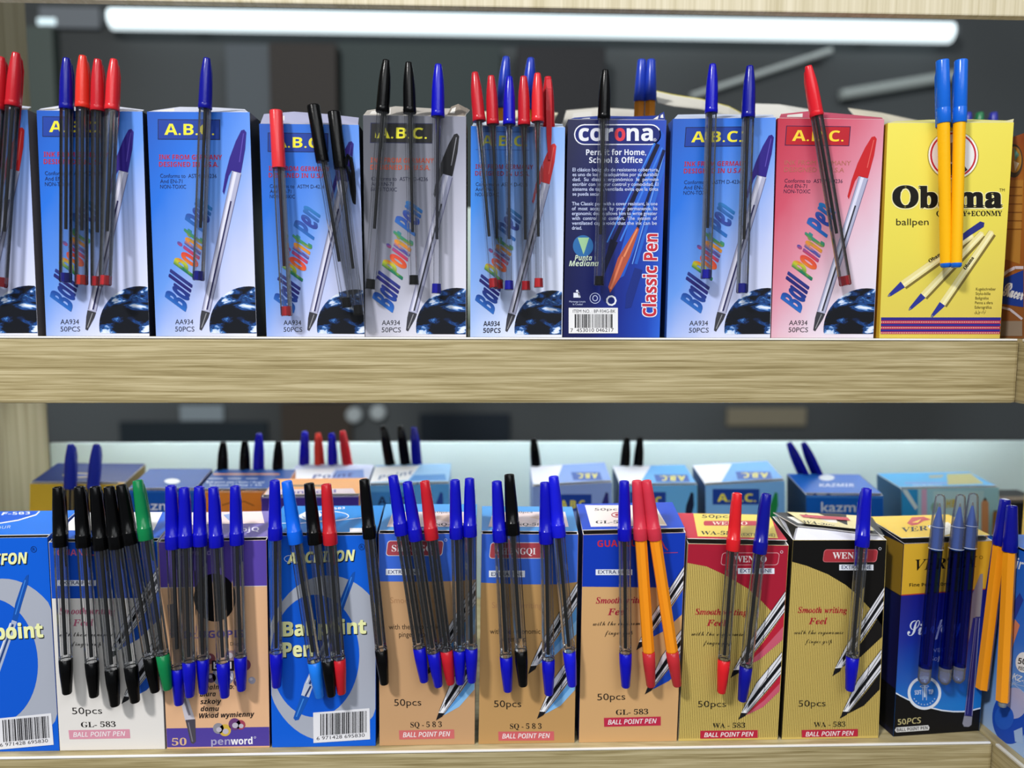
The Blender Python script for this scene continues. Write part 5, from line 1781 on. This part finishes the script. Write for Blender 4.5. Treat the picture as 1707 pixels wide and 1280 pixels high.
for i, (col, T, E) in enumerate(((BLUE, (655, 792.7), (707.4, 1136)), (BLUE, (679, 803), (731, 1144)), (RED, (708, 801.7), (751, 1140)), (BLUE, (758.4, 799.7), (767.4, 1139.5)), (BLUE, (782.6, 797), (786.5, 1137)))):
    B('B', col, T, E, ['blue-capped leaning clear pen nearest the ringed carton, on the tan carton with a red cap', 'blue-capped leaning clear pen just before the red one', 'red-capped leaning clear pen among four blue-capped ones',
                       'blue-capped clear pen just after the red one on the tan carton', 'blue-capped upright clear pen at the far edge of the tan carton with a red cap'][i], g, offT=.0053 + .0009 * (i % 2), offE=(.0085, .0105, .0085, .0085, .012)[i])
g = 'pens on the tan carton with a black cap among blue'
B('B', BLUE, (828, 802), (846.7, 1152), 'blue-capped clear pen beside the black-capped one', g)
B('B', BLK, (848.8, 790.7), (872, 1143), 'black-capped clear pen, the only black one on the two tan cartons with red plates', g, offT=.0060, offE=.0125, refill_len=66)
B('B', BLUE, (908.6, 804), (915, 1157.5), 'blue-capped clear pen hanging lowest on the tan carton with a black cap', g)
B('B', '#1418d0', (922.7, 794), (954, 1143), 'bright blue-capped clear pen leaning towards the deep blue topped carton', g, offT=.0061, offE=.0085)
g = 'pens on the tan carton with a deep blue top'
B('B', BLUE, (1040.5, 801.7), (1043, 1145), 'blue-capped clear pen beside the two orange pens', g)
B('E', '#cc3448', (1061.4, 801), (1085, 1144), 'orange pen with a pinkish red cap, the one beside the blue-capped pen', g, barrel='#f5951c', tail='#b82a32', offT=.0060)
B('E', '#cc3448', (1077.4, 801), (1129, 1143), 'orange pen with a pinkish red cap, leaning towards the red-topped carton', g, barrel='#f5951c', tail='#b82a32', offE=.0100, offT=.0072)
g = 'pens on the red-topped striped carton'
B('B', '#d41f26', (1229, 822), (1202.5, 1154.5), 'red-capped clear pen leaning on the red-topped striped carton', g)
B('B', NAVY, (1277.6, 823), (1237, 1168), 'dark blue-capped clear pen leaning on the red-topped striped carton', g)
B('B', BLUE, (1444.8, 814), (1416.5, 1150.5), 'blue-capped clear pen, the only one on the black-topped striped carton', None)
g = 'clear-capped pens on the yellow and navy carton'
for i, (T, E) in enumerate((((1568, 824), (1539.7, 1139.5)), ((1602, 824), (1573.7, 1139.5)), ((1623, 822), (1596.5, 1137)))):
    B('F', '#2b4f96', T, E, ['clear-capped blue pen nearest the black-topped carton', 'clear-capped blue pen between the two others', 'clear-capped blue pen nearest the orange pens'][i], g, plane=P9, offT=.0053 + (.0022 if i == 2 else 0), offE=.0085 + (.001 if i == 2 else 0))
g = 'orange pens on the corner carton'
KP = Plane((XF, 0, 0), (-1, 0, 0))
B('G', NAVY, (1676, 832), (1637, 1147), 'orange pen with a dark blue cap, the one nearer the clear-capped pens', g, plane=KP, barrel='#f29a1c', noclip=True, offT=.0052, offE=.0110)
B('G', NAVY, (1687, 842), (1671, 1168), 'orange pen with a dark blue cap and a grey end, at the corner', g, plane=KP, barrel='#f29a1c', tip=True, noclip=True, offT=.0056, offE=.0085)

# ------------------------------------------------------------------ pens of the lower back row: caps stand up behind or before the lids
def back_caps(c, items, group, before=False, kind='A'):
    """hung on the far wall of the carton (or on its front)"""
    y = c.bl[1] if before else c.bl[1] + c.depth
    pl = front(y) if before else Plane((0, y, 0), (0, 1, 0))
    for col, T, C, lab in items:
        T, C = np.array(T, float), np.array(C, float)
        E = T + (C - T) * 3.3
        make_pen(kind, col, tuple(T), tuple(E), pl, offT=.0053, offE=.0062, label=lab, group=group, scale=1.13)


back_caps(CK['B1'], [('#1c2a90', (118, 740), (117, 803), 'blue-capped pen on the yellow carton, the one nearer the side panel'), ('#1c2a90', (161, 740), (156, 803), 'blue-capped pen on the yellow carton, the one nearer its open flap')], 'pens on the yellow back-row carton', True)
back_caps(CK['B3'], [(BLK, (372, 737), (371, 788), 'black cap nearest the yellow carton, behind the orange-fronted carton'), (BLK, (408, 735), (408, 788), 'black cap between a black and a blue one, behind the orange-fronted carton'),
                     (BLUE, (432, 722), (431, 788), 'blue cap between two black ones, behind the orange-fronted carton'), (BLK, (464, 735), (463, 788), 'black cap nearest the lilac carton, behind the orange-fronted carton')], 'pens behind the orange-fronted carton')
back_caps(CK['B4'], [(BLUE, (508, 719), (507, 780), 'blue cap first of the four behind the lilac carton'), ('#d43a2c', (530, 722), (533, 780), 'orange-red cap between two blue caps behind the lilac carton'),
                     (BLUE, (553, 722), (555, 780), 'blue cap between two red caps behind the lilac carton'), (RED, (571, 718), (580, 780), 'red cap leaning at the end of four behind the lilac carton')], 'pens behind the lilac carton')
back_caps(CK['B6'], [(BLK, (638, 709), (650, 774), 'black cap leaning behind the light blue carton, nearer the red back caps'), (BLK, (667, 709), (676, 774), 'black cap leaning behind the light blue carton, next to its blue neighbour'),
                     (NAVY, (690, 712), (695, 774), 'blue cap beside two black caps behind the light blue carton')], 'pens behind the light blue carton')
back_caps(CK['B7'], [(BLK, (889, 730), (893, 770), 'single black cap behind the lavender-blue carton')], None)
back_caps(CK['B8'], [(BLK, (1045, 728), (1042, 774), 'black cap behind the sky-blue carton, the one nearer the lavender carton'), (BLK, (1067, 728), (1064, 774), 'black cap behind the sky-blue carton, the one nearer its printed name')], 'pens behind the sky-blue carton')
back_caps(CK['B10'], [(NAVY, (1315, 738), (1338, 788), 'tilted blue cap behind the plain deep blue carton, nearer the sky-blue one'), (NAVY, (1339, 738), (1361, 788), 'tilted blue cap behind the plain deep blue carton, nearer the aqua one')], 'pens behind the plain deep blue carton')
